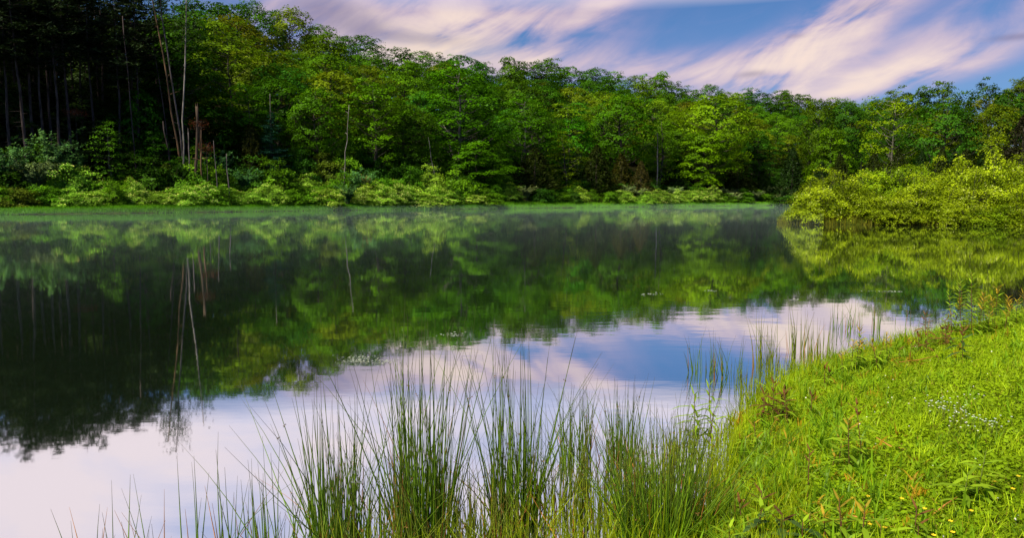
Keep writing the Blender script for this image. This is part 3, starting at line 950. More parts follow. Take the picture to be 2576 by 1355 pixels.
run(-90, 1250, 3.0, 2.5, {'rose': 5, 'bush': 3, 'olive': .8, 'dark': .7, 'teal': .5}, (1.5, 2.9), (1.4, 2.9), 'front row')
run(-90, 1230, 6.6, 3.9, {'rose': 2.2, 'bush': 3, 'teal': 1.6, 'pale': .3, 'olive': 1, 'dark': 1.2}, (1.9, 3.2), (2.0, 3.7), 'second row')
run(-90, 1300, 10.6, 4.2, {'dark': 4, 'bush': 2, 'teal': 1.5, 'olive': .7}, (2.4, 3.4), (2.8, 4.2), 'back row')
run(1240, 1620, 4.6, 3.2, {'rose': 1.8, 'bush': 2.4, 'dark': 1, 'pale': .7}, (1.6, 2.5), (1.5, 2.7), 'front row')
run(1240, 1980, 9.5, 4.2, {'dark': 4, 'bush': 1.5}, (2.0, 3.0), (2.0, 3.2), 'back row')
run(1625, 2000, 3.0, 2.6, {'rose': 5, 'bush': 2, 'pale': 2}, (1.9, 2.8), (1.9, 2.9), 'front row')
run(1700, 1990, 6.5, 4.6, {'rose': 1.5, 'bush': 2, 'pale': 3}, (2.0, 3.0), (2.0, 3.0), 'second row')
shrub(495, 9.5, 'bush', 4.2, 5.0, 'vine-draped mound')
shrub(20, 7.5, 'teal', 3.0, 4.4, 'tall corner one')
shrub(130, 8.5, 'teal', 4.2, 5.4, 'tall one')
shrub(1460, 4.5, 'rose', 1.5, 2.2, 'lone one on the grass')
shrub(1580, 6.0, 'pale', 2.2, 2.8, 'feathery one by the cedars')
for i in range(14):
    px = 2005 + i * 43 + random.uniform(-12, 12); Y = random.uniform(142, 152); x = at(px, 500, Y)[0]; g = h1(x, Y)
    c = np.array(RC['dark']) * random.uniform(.7, 1.1)
    plant('shrub', list(zip(('stems', 'foliage', 'blossom'), random.choice(BUSH))), (x, Y, g - .05), 'bush', 'shaded bushes beyond the spit', (1.9, 1.9, 1.7), random.uniform(0, 6.28), tuple(c), KT['dark'], 'in the shade beyond the spit', px)
# understorey in the shade
for px in np.arange(400, 1990, 30):
    p_ = px + random.uniform(-18, 18); t = random.uniform(14, 28)
    shrub(p_, t, 'dark', random.uniform(2.4, 3.6), random.uniform(3.0, 5.0), 'in the shade behind')

# ------------------------------------------------------------------ bushes on the spit
spit = [(2030, 50.4, 1.5, 3.0, 0), (2075, 50.5, 1.8, 3.4, 0), (2130, 51.5, 2.1, 3.7, 1), (2190, 50.0, 1.9, 3.0, 0), (2205, 54.5, 2.2, 4.3, 2), (2262, 53.0, 2.3, 4.5, 2), (2250, 49.0, 2.0, 2.9, 1),
        (2310, 50.5, 2.2, 3.4, 1), (2335, 55, 2.3, 4.0, 0), (2370, 49.0, 2.1, 3.0, 0), (2400, 53, 2.2, 4.2, 1), (2445, 50, 2.3, 4.6, 0), (2440, 47.6, 1.9, 2.7, 1), (2505, 50.5, 2.4, 5.0, 0),
        (2510, 47.0, 2.0, 2.9, 2), (2565, 48.5, 2.3, 4.2, 1), (2590, 46.0, 2.0, 3.0, 1), (2640, 47, 2.4, 4.3, 0), (2700, 46, 2.4, 4.0, 1), (2480, 56, 2.6, 4.6, 2), (2560, 55, 2.6, 4.9, 1), (2155, 55, 2.0, 3.0, 1), (2100, 53.5, 1.8, 2.4, 2)]
spn = ['smallest', 'low rounded', 'broad', 'low dense', 'tall plain green', 'tallest plain green', 'squat', 'middle', 'pale topped', 'drooping', 'high', 'cream-flowered high', 'waterside', 'highest cream-flowered',
       'darker waterside', 'steep', 'corner waterside', 'big end', 'last', 'rear dark', 'rear tall', 'rear low', 'rear small']
for i, (px, Y, w, hh, k) in enumerate(spit):
    x = at(px, 500, Y)[0]; g = h1(x, Y)
    c = np.array((.225, .325, .008)) * random.uniform(.78, 1.2) * (np.array([.75, .9, .8]) if k == 2 else 1)
    plant('shrub', list(zip(('stems', 'foliage', 'blossom'), SPIT[k])), (x, Y, g - .05), 'bush', 'bushes on the spit', (w / 2.3, w / 2.3, hh / 3.1 * (.66 if Y < 50.3 and px > 2110 else .9 if px < 2400 else 1.0)), random.uniform(0, 6.28), tuple(c),
          f'{spn[i]} yellow-green bush', 'on the spit', px, f'{spn[i]} yellow-green bush on the spit, {ORD[min(sum(1 for q in spit if q[0] < px), 19)] if px < 2555 else "late"} from its tip')
finish_labels()


# ------------------------------------------------------------------ grasses
def blades(P, Lh, W, r, lean=.45, segs=2, droop=.5, vary=None):
    """curved tapering blades rooted at P; returns verts, quads, tris, u"""
    n = len(P)
    a = r.uniform(0, 2 * pi, n)
    ln = lean * np.abs(r.normal(0, 1, n)) + .05
    d = np.column_stack([np.cos(a), np.sin(a)])
    side = np.column_stack([-np.sin(a), np.cos(a), np.zeros(n)])
    tw = r.normal(0, .9, n)
    side = np.column_stack([-np.sin(a + tw), np.cos(a + tw), np.zeros(n)])
    s = np.array([0, .5, 1.0]) if segs == 2 else np.array([0, .35, .7, 1.0])
    rows = []
    for k in s:
        hor = ln * Lh * (k ** 1.6)
        up = Lh * (k - droop * ln * k ** 2.4 * .6)
        c = P + np.column_stack([d * hor[:, None], np.maximum(up, .02 * Lh)])
        w = W * (1 - k) ** .6 if k < 1 else 0 * W
        rows.append((c, w))
    per = 2 * (len(s) - 1) + 1
    V = np.zeros((n, per, 3)); U = np.zeros((n, per))
    for i, (c, w) in enumerate(rows[:-1]):
        V[:, 2 * i] = c - side * (w * .5)[:, None]; V[:, 2 * i + 1] = c + side * (w * .5)[:, None]
        U[:, 2 * i] = U[:, 2 * i + 1] = s[i]
    V[:, -1] = rows[-1][0]; U[:, -1] = 1
    b = np.arange(n)[:, None] * per
    qs = [np.concatenate([b + 2 * i, b + 2 * i + 1, b + 2 * i + 3, b + 2 * i + 2], 1) for i in range(len(s) - 2)]
    q = np.concatenate(qs)
    t = np.concatenate([b + per - 3, b + per - 2, b + per - 1], 1)
    return V.reshape(-1, 3), q, t, U.ravel()


M_GRASS = leafmat('meadow grass', base=(.25, .385, .008), transl=.30, var=.70, gloss=.012)
M_BANKGRASS = leafmat('tall bank grass', base=(.27, .37, .008), transl=.42, var=.45, gloss=.012)
M_WEED = leafmat('weed leaves', base=(.17, .33, .012), transl=.42, var=.5, gloss=.012)
M_WEEDGOLD = leafmat('weed leaves gold', base=(.36, .24, .02), transl=.42, var=.5)
M_DRYGRASS = leafmat('dry blades', base=(.34, .20, .06), transl=.2, var=.5)
M_FARGRASS = leafmat('shore grass', base=(.11, .32, .012), transl=.35, var=.45)
M_SPITGRASS = leafmat('spit grass', base=(.16, .17, .015), transl=.3, var=.5)
M_CLOVER = leafmat('low herbs', base=(.17, .29, .007), transl=.35, var=.5)


def grass_obj(name, P, L, W, mat, label, seed, tone=None, lean=.45, droop=.5, segs=2):
    r = np.random.default_rng(seed)
    v, q, t, u = blades(P, L, W, r, lean, segs, droop)
    n = len(P); per = len(v) // n
    tv = np.repeat(tone if tone is not None else r.uniform(0, 1, n), per)
    me = mesh(name, v, q, t, [mat], {'tone': ('POINT', tv), 'u': ('POINT', u)})
    o = obj(name, me)
    return tag(o, label, kind='stuff')


def sample_near(n, r, smin, smax, ymax=15.5, p=1.0):
    """points on the near bank, denser near the viewer, kept to what the view (and a step aside) shows"""
    out = []
    tot = 0
    while tot < n:
        d = 2.4 * (ymax / 2.4) ** (r.uniform(0, 1, n * 2) ** p)
        a = r.uniform(-1.0, 1.15, n * 2)
        x = d * np.sin(a); y = d * np.cos(a)
        s = signed(x, y) + .12 * wav(x * .9, y * .9)
        ok = (s > smin) & (s < smax)
        x, y = x[ok], y[ok]
        z = height(x, y)
        pxx, pyy = project(x, y, z)
        ok = (pxx > -300) & ((pxx < 2700) | ((pxx < 4600) & (r.uniform(0, 1, len(x)) < .6))) & (pyy < 1700)
        q = np.column_stack([x, y, z])[ok]
        out.append(q); tot += len(q)
    return np.concatenate(out)[:n]


def patch(x, y, k=1.0):
    return np.clip(.5 + .35 * wav(x * 1.3 * k + 3, y * 1.3 * k) + .25 * np.sin(x * .8 - y * 1.1), 0, 1)


r = np.random.default_rng(11)
P = sample_near(225000, r, .02, 30)
pt = patch(P[:, 0], P[:, 1]); dist = np.hypot(P[:, 0], P[:, 1])
L = (.035 + .07 * r.uniform(0, 1, len(P)) ** 1.6) * (.75 + .6 * patch(P[:, 0] + 9, P[:, 1], 1.7))
grass_obj('grass', P, L, r.uniform(.0035, .0075, len(P)) * (1 + dist * .03), M_GRASS, 'short bright green lawn grass on the near bank', 12,
          np.clip(.8 * np.clip((pt - .5) * 1.8 + .45, 0, 1) + .2 * r.uniform(0, 1, len(P)), 0, 1), lean=.65)
# tall grass at the water's edge
P = sample_near(9000, r, -.12, .5)
L = r.uniform(.09, .22, len(P)) * (.6 + .8 * patch(P[:, 0] * 2, P[:, 1] * 2))
grass_obj('tall_grass', P, L, r.uniform(.004, .008, len(P)), M_BANKGRASS, 'taller lush grass fringing the near water edge', 13, lean=.35, droop=.7, segs=3)
# grass standing in the shallows under the rushes
x = r.uniform(-2.2, 2.2, 9500); y = r.uniform(2.2, 5.6, 9500); s_ = signed(x, y)
ok = (s_ > -1.25) & (s_ < .05) & (r.uniform(0, 1, 9500) < np.clip(1.15 + s_ * .8, .12, 1)) & (y < np.maximum(3.2 + 1.2 * x, 3.75 + .5 * x))
P = np.column_stack([x[ok], y[ok], height(x[ok], y[ok])])
grass_obj('tall_grass', P, r.uniform(.18, .5, len(P)), r.uniform(.004, .008, len(P)), M_BANKGRASS, 'yellow-green grass standing in the shallows among the rushes', 34, lean=.3, droop=.7, segs=3)
# seedling weeds with broader leaves, too many to count
for n_, mat_, L_, lab_, smax in ((620, M_WEED, (.05, .13), 'broad-leaved seedlings scattered through the near lawn', 12), (420, M_WEED, (.08, .2), 'lush broad-leaved weeds crowding the near water edge', .8), (150, M_WEEDGOLD, (.05, .12), 'orange-tinged seedlings near the water edge', 1.1)):
    C = sample_near(n_, r, .0, smax, 12)
    P = np.repeat(C, 11, 0) + np.column_stack([r.normal(0, .015, (n_ * 11, 2)), np.abs(r.normal(0, .03, n_ * 11))])
    grass_obj('undergrowth', P, r.uniform(*L_, len(P)), r.uniform(.009, .017, len(P)), mat_, lab_, 31, np.repeat(r.uniform(0, 1, n_), 11), lean=.75, droop=.7, segs=3)
# dry and fallen blades
P = sample_near(9500, r, .05, 30)
grass_obj('grass', P, r.uniform(.05, .14, len(P)), r.uniform(.002, .004, len(P)), M_DRYGRASS, 'dry brown blades lying among the near lawn', 33, lean=1.3, droop=.5)
# long tufts in the lawn
C = sample_near(600, r, .35, 12, 10)
P = np.repeat(C, 34, 0) + np.column_stack([r.normal(0, .045, (len(C) * 34, 2)), np.zeros(len(C) * 34)])
grass_obj('grass', P, r.uniform(.07, .17, len(P)), r.uniform(.004, .008, len(P)), M_GRASS, 'longer grass tufts scattered through the near lawn', 14,
          np.repeat(r.uniform(.2, 1, len(C)), 34), lean=.55, droop=.8, segs=3)
# low herbs (clover-like leaves)
P = sample_near(150000, r, .1, 30)
nn = np.array([0, 0, 1.]) + r.normal(0, .45, (len(P), 3))
L = r.uniform(.012, .032, len(P))
v, q = leaf_quads(P + np.column_stack([np.zeros((len(P), 2)), r.uniform(.015, .085, len(P))]), nn, L, L * .75, r)
tag(obj('undergrowth', mesh('undergrowth', v, q, None, [M_CLOVER], {'tone': ('FACE', patch(P[:, 0] * 1.5, P[:, 1] * 1.5))})), 'small clover leaves filling the lawn on the near bank', kind='stuff')
# sparse white specks of clover bloom
M_WHITE = leafmat('white petals', base=(.75, .76, .74), transl=.2, var=.15)
M_BLUEWHITE = leafmat('pale blue petals', base=(.55, .66, .72), transl=.2, var=.25)
M_YELLOW = leafmat('yellow petals', base=(.75, .55, .03), transl=.2, var=.15)
M_STEM = leafmat('plant stem', base=(.10, .13, .03), transl=.1, var=.3)
M_REDSTEM = leafmat('red plant stem', base=(.10, .045, .03), transl=.1, var=.3)
P = sample_near(150, r, .4, 30)
L = r.uniform(.007, .013, len(P))
v, q = leaf_quads(P + np.array([0, 0, .09]) + r.normal(0, .02, P.shape) * [0, 0, 1], np.array([0, -.4, 1.]) + r.normal(0, .4, (len(P), 3)), L, L, r)
tag(obj('clover_blossom', mesh('clover_blossom', v, q, None, [M_WHITE], {'tone': ('FACE', r.uniform(0, 1, len(P)))})), 'tiny white blooms dotted over the near lawn', kind='stuff')

# far shore grass
def far_strip(n, tmax, seed, px0, px1, mat, label, Lr, Wr):
    r = np.random.default_rng(seed)
    px = r.uniform(px0, px1, n * 2); base = np.array([Yat(p, 0) for p in px])
    k = (px - PCX) / FOC / 1.003
    t = r.uniform(-2.5, tmax, n * 2) ** 1.0
    Y = (t + 97.07) / (.755 - .656 * k); x = k * Y
    s = signed(x, Y)
    ok = (s > -.25) & (s < tmax)
    x, Y = x[ok][:n], Y[ok][:n]
    P = np.column_stack([x, Y, np.maximum(height(x, Y), -.05)])
    L = r.uniform(*Lr, len(P)) * (.65 + .6 * patch(x * .25, Y * .25))
    return grass_obj('shore_grass', P, L, r.uniform(*Wr, len(P)), mat, label, seed, np.clip(patch(x * .2, Y * .2) + r.normal(0, .15, len(P)), 0, 1), lean=.4, segs=2)


far_strip(42000, 3.0, 21, -80, 2010, M_FARGRASS, 'strip of green reed grass along the far waterline', (.25, .6), (.03, .07))
# spit grass
r = np.random.default_rng(22)
x = r.uniform(17, 48, 60000); y = r.uniform(40, 56, 60000)
s = signed(x, y); ok = (s > -.6) & (s < 1.8)
P = np.column_stack([x[ok], y[ok], np.maximum(height(x[ok], y[ok]), -.05)])
grass_obj('shore_grass', P, r.uniform(.25, .75, len(P)), r.uniform(.012, .03, len(P)), M_SPITGRASS, 'olive brown grass under the bushes at the spit edge', 23, lean=.45)

# ------------------------------------------------------------------ rushes
M_RUSH = leafmat('rush stem', base=(.155, .31, .012), transl=.2, var=.5, gloss=.03, tipcol=(.12, .055, .05))
M_RUSHPALE = leafmat('rush stem pale', base=(.23, .33, .02), transl=.2, var=.4, gloss=.03, tipcol=(.20, .12, .05))
M_STRAW = leafmat('dry rush stem', base=(.42, .20, .055), transl=.1, var=.4)
M_SEED = leafmat('rush seed head', base=(.22, .12, .05), transl=.1, var=.4)


def stems(r, n, Rr, Hr, lean, rad=(.0036, .0056), z0=-.05, out=.55, sides=3):
    k = 6
    s = np.linspace(0, 1, k)
    a = r.uniform(0, 2 * pi, n); q_ = Rr * np.sqrt(r.uniform(0, 1, n))
    base = np.column_stack([q_ * np.cos(a), q_ * np.sin(a), np.full(n, z0)])
    Hh = Hr[0] + (Hr[1] - Hr[0]) * r.uniform(0, 1, n) ** 1.5
    th = np.abs(r.normal(0, lean, n)) * np.where(r.uniform(0, 1, n) < .16, 2.2, 1); d = a + r.normal(0, 1.0, n)
    cur = r.normal(0, .09, n) + np.where(r.uniform(0, 1, n) < .10, r.normal(0, .5, n), 0)
    hx = np.outer(np.tan(np.minimum(th, .75)) * Hh, s) + np.outer(cur * Hh, s ** 2.2)
    pts = np.zeros((n, k, 3))
    pts[:, :, 0] = base[:, None, 0] + hx * np.cos(d)[:, None]
    pts[:, :, 1] = base[:, None, 1] + hx * np.sin(d)[:, None]
    pts[:, :, 2] = z0 + np.outer(Hh - z0, s)
    rd = r.uniform(*rad, n)[:, None] * np.maximum(1 - s[None] ** 1.6, .12)
    ang = np.arange(sides) * 2 * pi / sides
    ring = np.stack([np.cos(ang), np.sin(ang), 0 * ang], -1)
    v = pts[:, :, None, :] + ring[None, None] * rd[:, :, None, None]
    b = (np.arange(n) * k * sides)[:, None, None]
    i = (np.arange(k - 1) * sides)[None, :, None]; j = np.arange(sides)[None, None]; j2 = (j + 1) % sides
    q = np.stack([b + i + j, b + i + j2, b + i + sides + j2, b + i + sides + j], -1).reshape(-1, 4)
    return v.reshape(-1, 3), q, np.tile(np.repeat(s, sides), n), np.repeat(r.uniform(0, 1, n), k * sides), pts, Hh


def rush(px, py, n, Rr, H, label, seed, pale=False, dry=.08, lean=.14, seeds=True, name='rush_plant', on=0.0):
    r = np.random.default_rng(seed)
    b = gnd(px, py, on)
    g = h1(b[0], b[1])
    b[2] = max(g, -.25) if g < 0 else g
    root = thing(name, tuple(b), label, 'rushes', 'rush clumps by the near bank')
    sk = -b[2] if b[2] < 0 else 0
    n = max(3, int(n * (.8 if n > 50 else .85))); Rr *= .8
    v, q, u, tn, pts, Hh = stems(r, n, Rr, (H * .34 + sk, H * 1.0 + sk), lean)
    obj('stems', mesh('stems', v, q, None, [M_RUSHPALE if pale else M_RUSH], {'u': ('POINT', u), 'tone': ('POINT', tn)}, True), root)
    m = max(3, int(n * dry))
    v, q, u, tn, _, _ = stems(r, m, Rr * 1.2, (H * .2 + sk, H * .62 + sk), lean * 2.1)
    obj('dry_stems', mesh('dry_stems', v, q, None, [M_STRAW], {'u': ('POINT', u), 'tone': ('POINT', tn)}, True), root)['kind'] = 'stuff'
    if seeds:
        kk = max(2, n // 9)
        idx = r.choice(n, kk, replace=False); f = r.uniform(.55, .85, kk)
        C = np.array([[np.interp(f[i], np.linspace(0, 1, 6), pts[idx[i], :, j]) for j in range(3)] for i in range(kk)])
        C = np.repeat(C, 6, 0) + r.normal(0, .004, (kk * 6, 3))
        v, q = leaf_quads(C, r.normal(0, 1, (len(C), 3)), r.uniform(.006, .011, len(C)), .006, r)
        obj('seed_heads', mesh('seed_heads', v, q, None, [M_SEED], {'tone': ('FACE', r.uniform(0, 1, len(C)))}), root)['kind'] = 'stuff'


# the big clumps in front: (px, py of base, stems, radius, height)
rush(845, 1352, 190, .15, .86, 'dark green rush clump at the left end of the big row', 1)
rush(1062, 1330, 250, .17, 1.16, 'tallest and thickest dark rush clump in the middle', 2)
rush(960, 1372, 45, .13, .72, 'loose splayed rush clump between the two thick dark ones', 3, lean=.25)
rush(1290, 1310, 190, .13, 1.08, 'tall narrow rush clump right of the tallest one', 4, lean=.10)
rush(1180, 1350, 60, .18, .52, 'thin paler rush clump between the two tallest', 5, pale=True, dry=.2)
rush(1395, 1290, 95, .22, .62, 'short pale rush clump with orange dry stems', 6, pale=True, dry=.25)
rush(1450, 1160, 100, .14, .58, 'rush clump standing in open water beyond the row', 7)
rush(1565, 1160, 95, .12, .58, 'rush clump with a dark base beside a cloud reflection', 8)
rush(1650, 1365, 330, .20, .80, 'big fan-shaped dark rush clump leaning both ways at the bank', 9, lean=.32, dry=.06)
rush(1760, 1330, 120, .20, .58, 'dark rush clump against the lawn edge', 10, lean=.28, dry=.12)
rush(1500, 1340, 120, .24, .48, 'short grassy rush clump full of orange dry stems', 11, pale=True, dry=.3, lean=.25)
rush(1270, 1372, 90, .26, .42, 'low pale rush clump with dry stems at the bottom edge', 12, pale=True, dry=.35, lean=.25)
rush(1110, 1385, 80, .26, .45, 'low mixed rush clump at the foot of the tallest one', 13, pale=True, dry=.3, lean=.28)
rush(690, 1385, 40, .16, .62, 'sparse rush clump left of the big row', 14, lean=.16)
rush(900, 1400, 60, .2, .45, 'low rush clump under the left thick one', 15, pale=True, dry=.25, lean=.25)
rush(1630, 1235, 110, .2, .42, 'short pale rush clump in front of the fan clump', 16, pale=True, dry=.15)
rush(1720, 1150, 80, .18, .40, 'short bright rush clump at the water notch', 17, pale=True, dry=.08)
rush(1560, 1280, 60, .2, .45, 'thin bright rush clump in shallow water', 18, pale=True, dry=.12)
# lone stems, bottom left
for i, (px, py, n, H) in enumerate([(216, 1395, 3, .42), (288, 1400, 4, .62), (395, 1390, 4, .48), (335, 1400, 4, .34), (470, 1400, 6, .5), (590, 1392, 7, .62), (545, 1405, 4, .45), (640, 1400, 5, .5)]):
    lab = ['single bent rush stem nearest the left corner', 'pair of tall rush stems in open water', 'two rush stems left of the slanting one', 'few short rush stems between the pair and the next', 'slanting rush stems in open water',
           'tall thin rush stems left of the sparse clump', 'short rush stems beside the slanting ones', 'straight rush stems beside the sparse clump'][i]
    rush(px, py, n, .07, H, lab, 40 + i, dry=.1, lean=.16, seeds=False, name='rush_plant')
# far clumps at the bend of the bank
rush(1768, 938, 31, .16, 0.48, 'left half of the sparse rush pair at the bend', 60, lean=.12)
rush(1825, 945, 30, .18, 0.42, 'right half of the sparse rush pair at the bend', 61, lean=.16, dry=.12)
rush(1925, 922, 46, .17, 0.66, 'golden rush clump standing in bright reflection', 62, pale=True, lean=.08, dry=.15)
rush(2015, 890, 34, .14, 0.62, 'narrow golden rush clump with crossing stems', 63, pale=True, lean=.07, dry=.2)
rush(2062, 898, 27, .18, 0.56, 'thin golden rush clump beside the leafy plants', 64, pale=True, lean=.08, dry=.3)
rush(2120, 832, 25, .16, 0.53, 'dark rush clump far out at the bend', 65, lean=.08)
rush(2205, 826, 13, .07, 0.64, 'tight dark rush bundle far out at the bend', 66, lean=.05)
rush(2165, 818, 9, .14, 0.48, 'few rush stems between two far dark clumps', 67, lean=.06)
rush(2290, 812, 10, .3, 0.27, 'short sparse rush stems near the bank weeds', 68, lean=.15)
rush(1975, 945, 37, .25, 0.29, 'short bright rushes at the foot of the golden ones', 69, pale=True, lean=.2)
rush(1880, 985, 37, .22, 0.27, 'short bright rushes beside the reddish plant', 70, pale=True, lean=.2)
rush(2080, 925, 33, .22, 0.27, 'orange green short rushes by the leafy plants', 71, pale=True, dry=.5, lean=.15)

# ------------------------------------------------------------------ leafy plants
M_PLANT = leafmat('leafy plant', base=(.21, .35, .02), transl=.38, var=.4)
M_PLANTTOP = leafmat('leafy plant tip', base=(.36, .27, .03), transl=.38, var=.35)
M_PLANTRED = leafmat('leafy plant red', base=(.15, .075, .03), transl=.35, var=.4)
M_PLANTDARK = leafmat('leafy plant dark', base=(.05, .10, .03), transl=.3, var=.4)


def lance(r, base, az, elev, L, W, sag):
    """one lance-shaped bent leaf: verts and faces"""
    s = np.array([0, .25, .6, 1.0]); w = np.array([.15, .9, .8, 0]) * W * .5
    d = np.array([cos(az), sin(az), 0]); sd = np.array([-sin(az), cos(az), 0])
    c = base + np.outer(s * L * cos(elev), d) + np.outer(s * L * sin(elev) - sag * L * s ** 2, [0, 0, 1])
    v = []
    for k in range(3): v += [c[k] - sd * w[k], c[k] + sd * w[k]]
    v.append(c[3])
    return np.array(v), [[0, 1, 3, 2], [2, 3, 5, 4]], [[4, 5, 6]]


def leafy(px, py, H, nst, label, seed, top='gold', stem=M_REDSTEM, leafL=.11, dark=False, on=.2, spread=.09, w=.2):
    r = np.random.default_rng(seed)
    b = gnd(px, py, on); b[2] = max(h1(b[0], b[1]), -.1)
    root = thing('leafy_plant', tuple(b), label, 'plant', 'leafy plants on the near bank')
    tb = Tubes()
    LV = {0: ([], [], [], [], 0), 1: ([], [], [], [], 0)}
    acc = {0: dict(v=[], q=[], t=[], n=0, tone=[]), 1: dict(v=[], q=[], t=[], n=0, tone=[])}
    for k in range(nst):
        hh = H * r.uniform(.6, 1.0) if k else H
        o = np.array([r.normal(0, spread), r.normal(0, spread), -.03]) if k else np.zeros(3)
        ln = r.normal(0, .1, 2)
        p = lambda f: o + np.array([ln[0] * hh * f, ln[1] * hh * f, hh * f])
        tb.add([p(0), p(.5), p(1)], [.0035, .003, .0015], 4)
        pairs = int(hh / .032)
        for i in range(pairs):
            f = .15 + .85 * (i + .5) / pairs
            a0 = (i % 2) * pi / 2 + r.normal(0, .25)
            isT = 1 if f > .78 else 0
            for sgn in (0, pi):
                L = leafL * (.55 + .7 * sin(pi * min(f + .05, 1) * .85)) * r.uniform(.75, 1.15) * (.75 if isT else 1)
                el = (.15 + .95 * max(0, f - .55) * 2) * r.uniform(.7, 1.2)
                v, q, t = lance(r, p(f), a0 + sgn, el, L, L * w, r.uniform(.2, .5) * (1 - .6 * isT))
                A = acc[isT]
                A['v'].append(v); A['q'] += [[x + A['n'] for x in y] for y in q]; A['t'] += [[x + A['n'] for x in y] for y in t]
                A['n'] += 7; A['tone'].append(np.full(7, r.uniform()))
    obj('stem', tb.mesh('stem', stem), root)
    mats = {0: M_PLANTRED if top == 'allred' else M_PLANTDARK if dark else M_PLANT, 1: {'gold': M_PLANTTOP, 'red': M_PLANTRED, 'allred': M_PLANTRED, 'green': M_PLANT}[top]}
    for k, nm in ((0, 'leaves'), (1, 'top_leaves')):
        A = acc[k]
        if A['v']:
            obj(nm, mesh(nm, np.concatenate(A['v']), A['q'], A['t'], [mats[k]], {'tone': ('POINT', np.concatenate(A['tone']))}), root)


leafy(2160, 925, .42, 3, 'leafy plant with orange tips, thickest at the water bend', 1)
leafy(2140, 935, .34, 3, 'shorter orange-tipped plant left against the thickest one', 2)
leafy(2195, 925, .27, 2, 'slim orange-tipped plant just before the double plant', 3)
leafy(2232, 915, .32, 3, 'double orange-tipped plant right of the thickest one', 4)
leafy(2075, 965, .24, 2, 'small reddish plant left of the orange-tipped ones', 5, 'red')
leafy(2290, 905, .2, 3, 'low reddish orange plant on the lawn edge', 6, 'red')
leafy(1945, 1035, .34, 4, 'dark red leaved plant at the bank corner', 7, 'allred')
leafy(1985, 1045, .30, 2, 'red-tipped plant right of the dark red one', 8, 'red')
leafy(1905, 1085, .24, 3, 'orange green plant below the dark red one', 9)
leafy(2330, 875, .40, 4, 'dark purple-leaved weed leaning over the water', 10, 'allred', spread=.16)
leafy(2380, 868, .30, 3, 'low dark purple weed beside the leaning one', 11, 'allred', spread=.1)
leafy(2422, 925, .34, 1, 'lone dark drooping weed in the lawn', 12, 'red', dark=True, leafL=.14)
for i, (px, py, hh, n) in enumerate([(2420, 838, .62, 3), (2445, 832, .72, 3), (2475, 835, .5, 3), (2500, 828, .55, 2), (2400, 828, .42, 3), (2530, 822, .40, 3), (2555, 815, .36, 3), (2460, 845, .4, 3), (2580, 812, .4, 3)]):
    leafy(px, py, hh, n, ['tall weed at the left of the far bank thicket', 'tallest drooping weed of the far bank thicket', 'golden-tipped weed in the thicket middle', 'slim golden-tipped weed right of the middle', 'low weed at the thicket water side',
                          'short golden weed near the right end', 'short weed at the right end of the thicket', 'low bushy weed in front of the thicket', 'last weed of the far bank thicket'][i], 20 + i,
          'gold' if i not in (0, 1) else 'green', leafL=.14, spread=.12, w=.15)
leafy(2138, 1190, .36, 1, 'red-stemmed upright plant in the lawn, left of a pair', 40, 'gold', leafL=.12)
leafy(2172, 1178, .40, 1, 'red-stemmed upright plant in the lawn, right of a pair', 41, 'red', leafL=.11)
leafy(2108, 1170, .2, 2, 'low orange-tipped plant by the red-stemmed pair', 42)
leafy(2032, 1255, .34, 1, 'thin red-stemmed plant leaning in the lawn', 43, 'red', leafL=.07)
leafy(2450, 1290, .30, 2, 'pale broad-leaved plant standing in the open lawn', 44, 'green', M_STEM, .13)
leafy(1748, 1090, .34, 2, 'bright willow-leaved plant at the notch of the water', 45, 'green', M_REDSTEM, .15, w=.12, on=0)
leafy(1790, 1080, .36, 2, 'bright willow-leaved plant right of the notch', 46, 'green', M_REDSTEM, .15, w=.12, on=0)
for i, (px, py, hh) in enumerate([(1960, 1345, .2), (2020, 1360, .18), (2120, 1372, .26), (2165, 1378, .24), (2080, 1368, .2), (1890, 1330, .26), (1925, 1280, .22), (2300, 1375, .2), (1840, 1375, .22)]):
    leafy(px, py, hh, 2, ['dark broad-leaved plant beside the fan clump', 'dark leaved plant low at the bottom edge', 'yellow-tipped bright plant at the bottom edge', 'yellow-tipped bright plant right of its twin', 'orange-tipped plant left of the yellow-tipped ones',
                          'dark leafy plant touching the fan clump', 'red-tinged plant above the dark broad-leaved one', 'reddish seedling at the bottom lawn edge', 'bright light green sprout under the fan clump'][i], 50 + i,
          ['red', 'green', 'gold', 'gold', 'gold', 'green', 'red', 'red', 'green'][i], dark=i in (0, 1, 5), leafL=.11, w=.3 if i in (0, 1, 5) else .2)


# ------------------------------------------------------------------ small flowers, straw, floating leaves
def flower(name, px, py, petals, mat, size, hh, label, group, seed, count=1, spread=0):
    r = np.random.default_rng(seed)
    b = gnd(px, py, .3); b[2] = h1(b[0], b[1])
    root = thing(name, tuple(b), label, 'flower', group)
    tb = Tubes(); C, Nn, D, L = [], [], [], []
    for c in range(count):
        o = np.array([r.normal(0, spread), r.normal(0, spread), 0]); top = o + np.array([r.normal(0, .02), r.normal(0, .02), hh * r.uniform(.8, 1.15)])
        tb.add([o, (o + top) / 2 + r.normal(0, .004, 3), top], [.0014, .0012, .001], 3)
        for k in range(petals):
            a = k * 2 * pi / petals; d = np.array([cos(a), sin(a), .25])
            C.append(top + d * size * .5); D.append(d); Nn.append([-.3 * cos(a), -.3 * sin(a) - .2, 1]); L.append(size)
    obj('stem', tb.mesh('stem', M_STEM), root)
    v, q = leaf_quads(np.array(C), np.array(Nn, float), np.array(L), np.array(L) * .95, r, np.array(D))
    obj('petals', mesh('petals', v, q, None, [mat], {'tone': ('FACE', r.uniform(0, 1, len(L)))}), root)


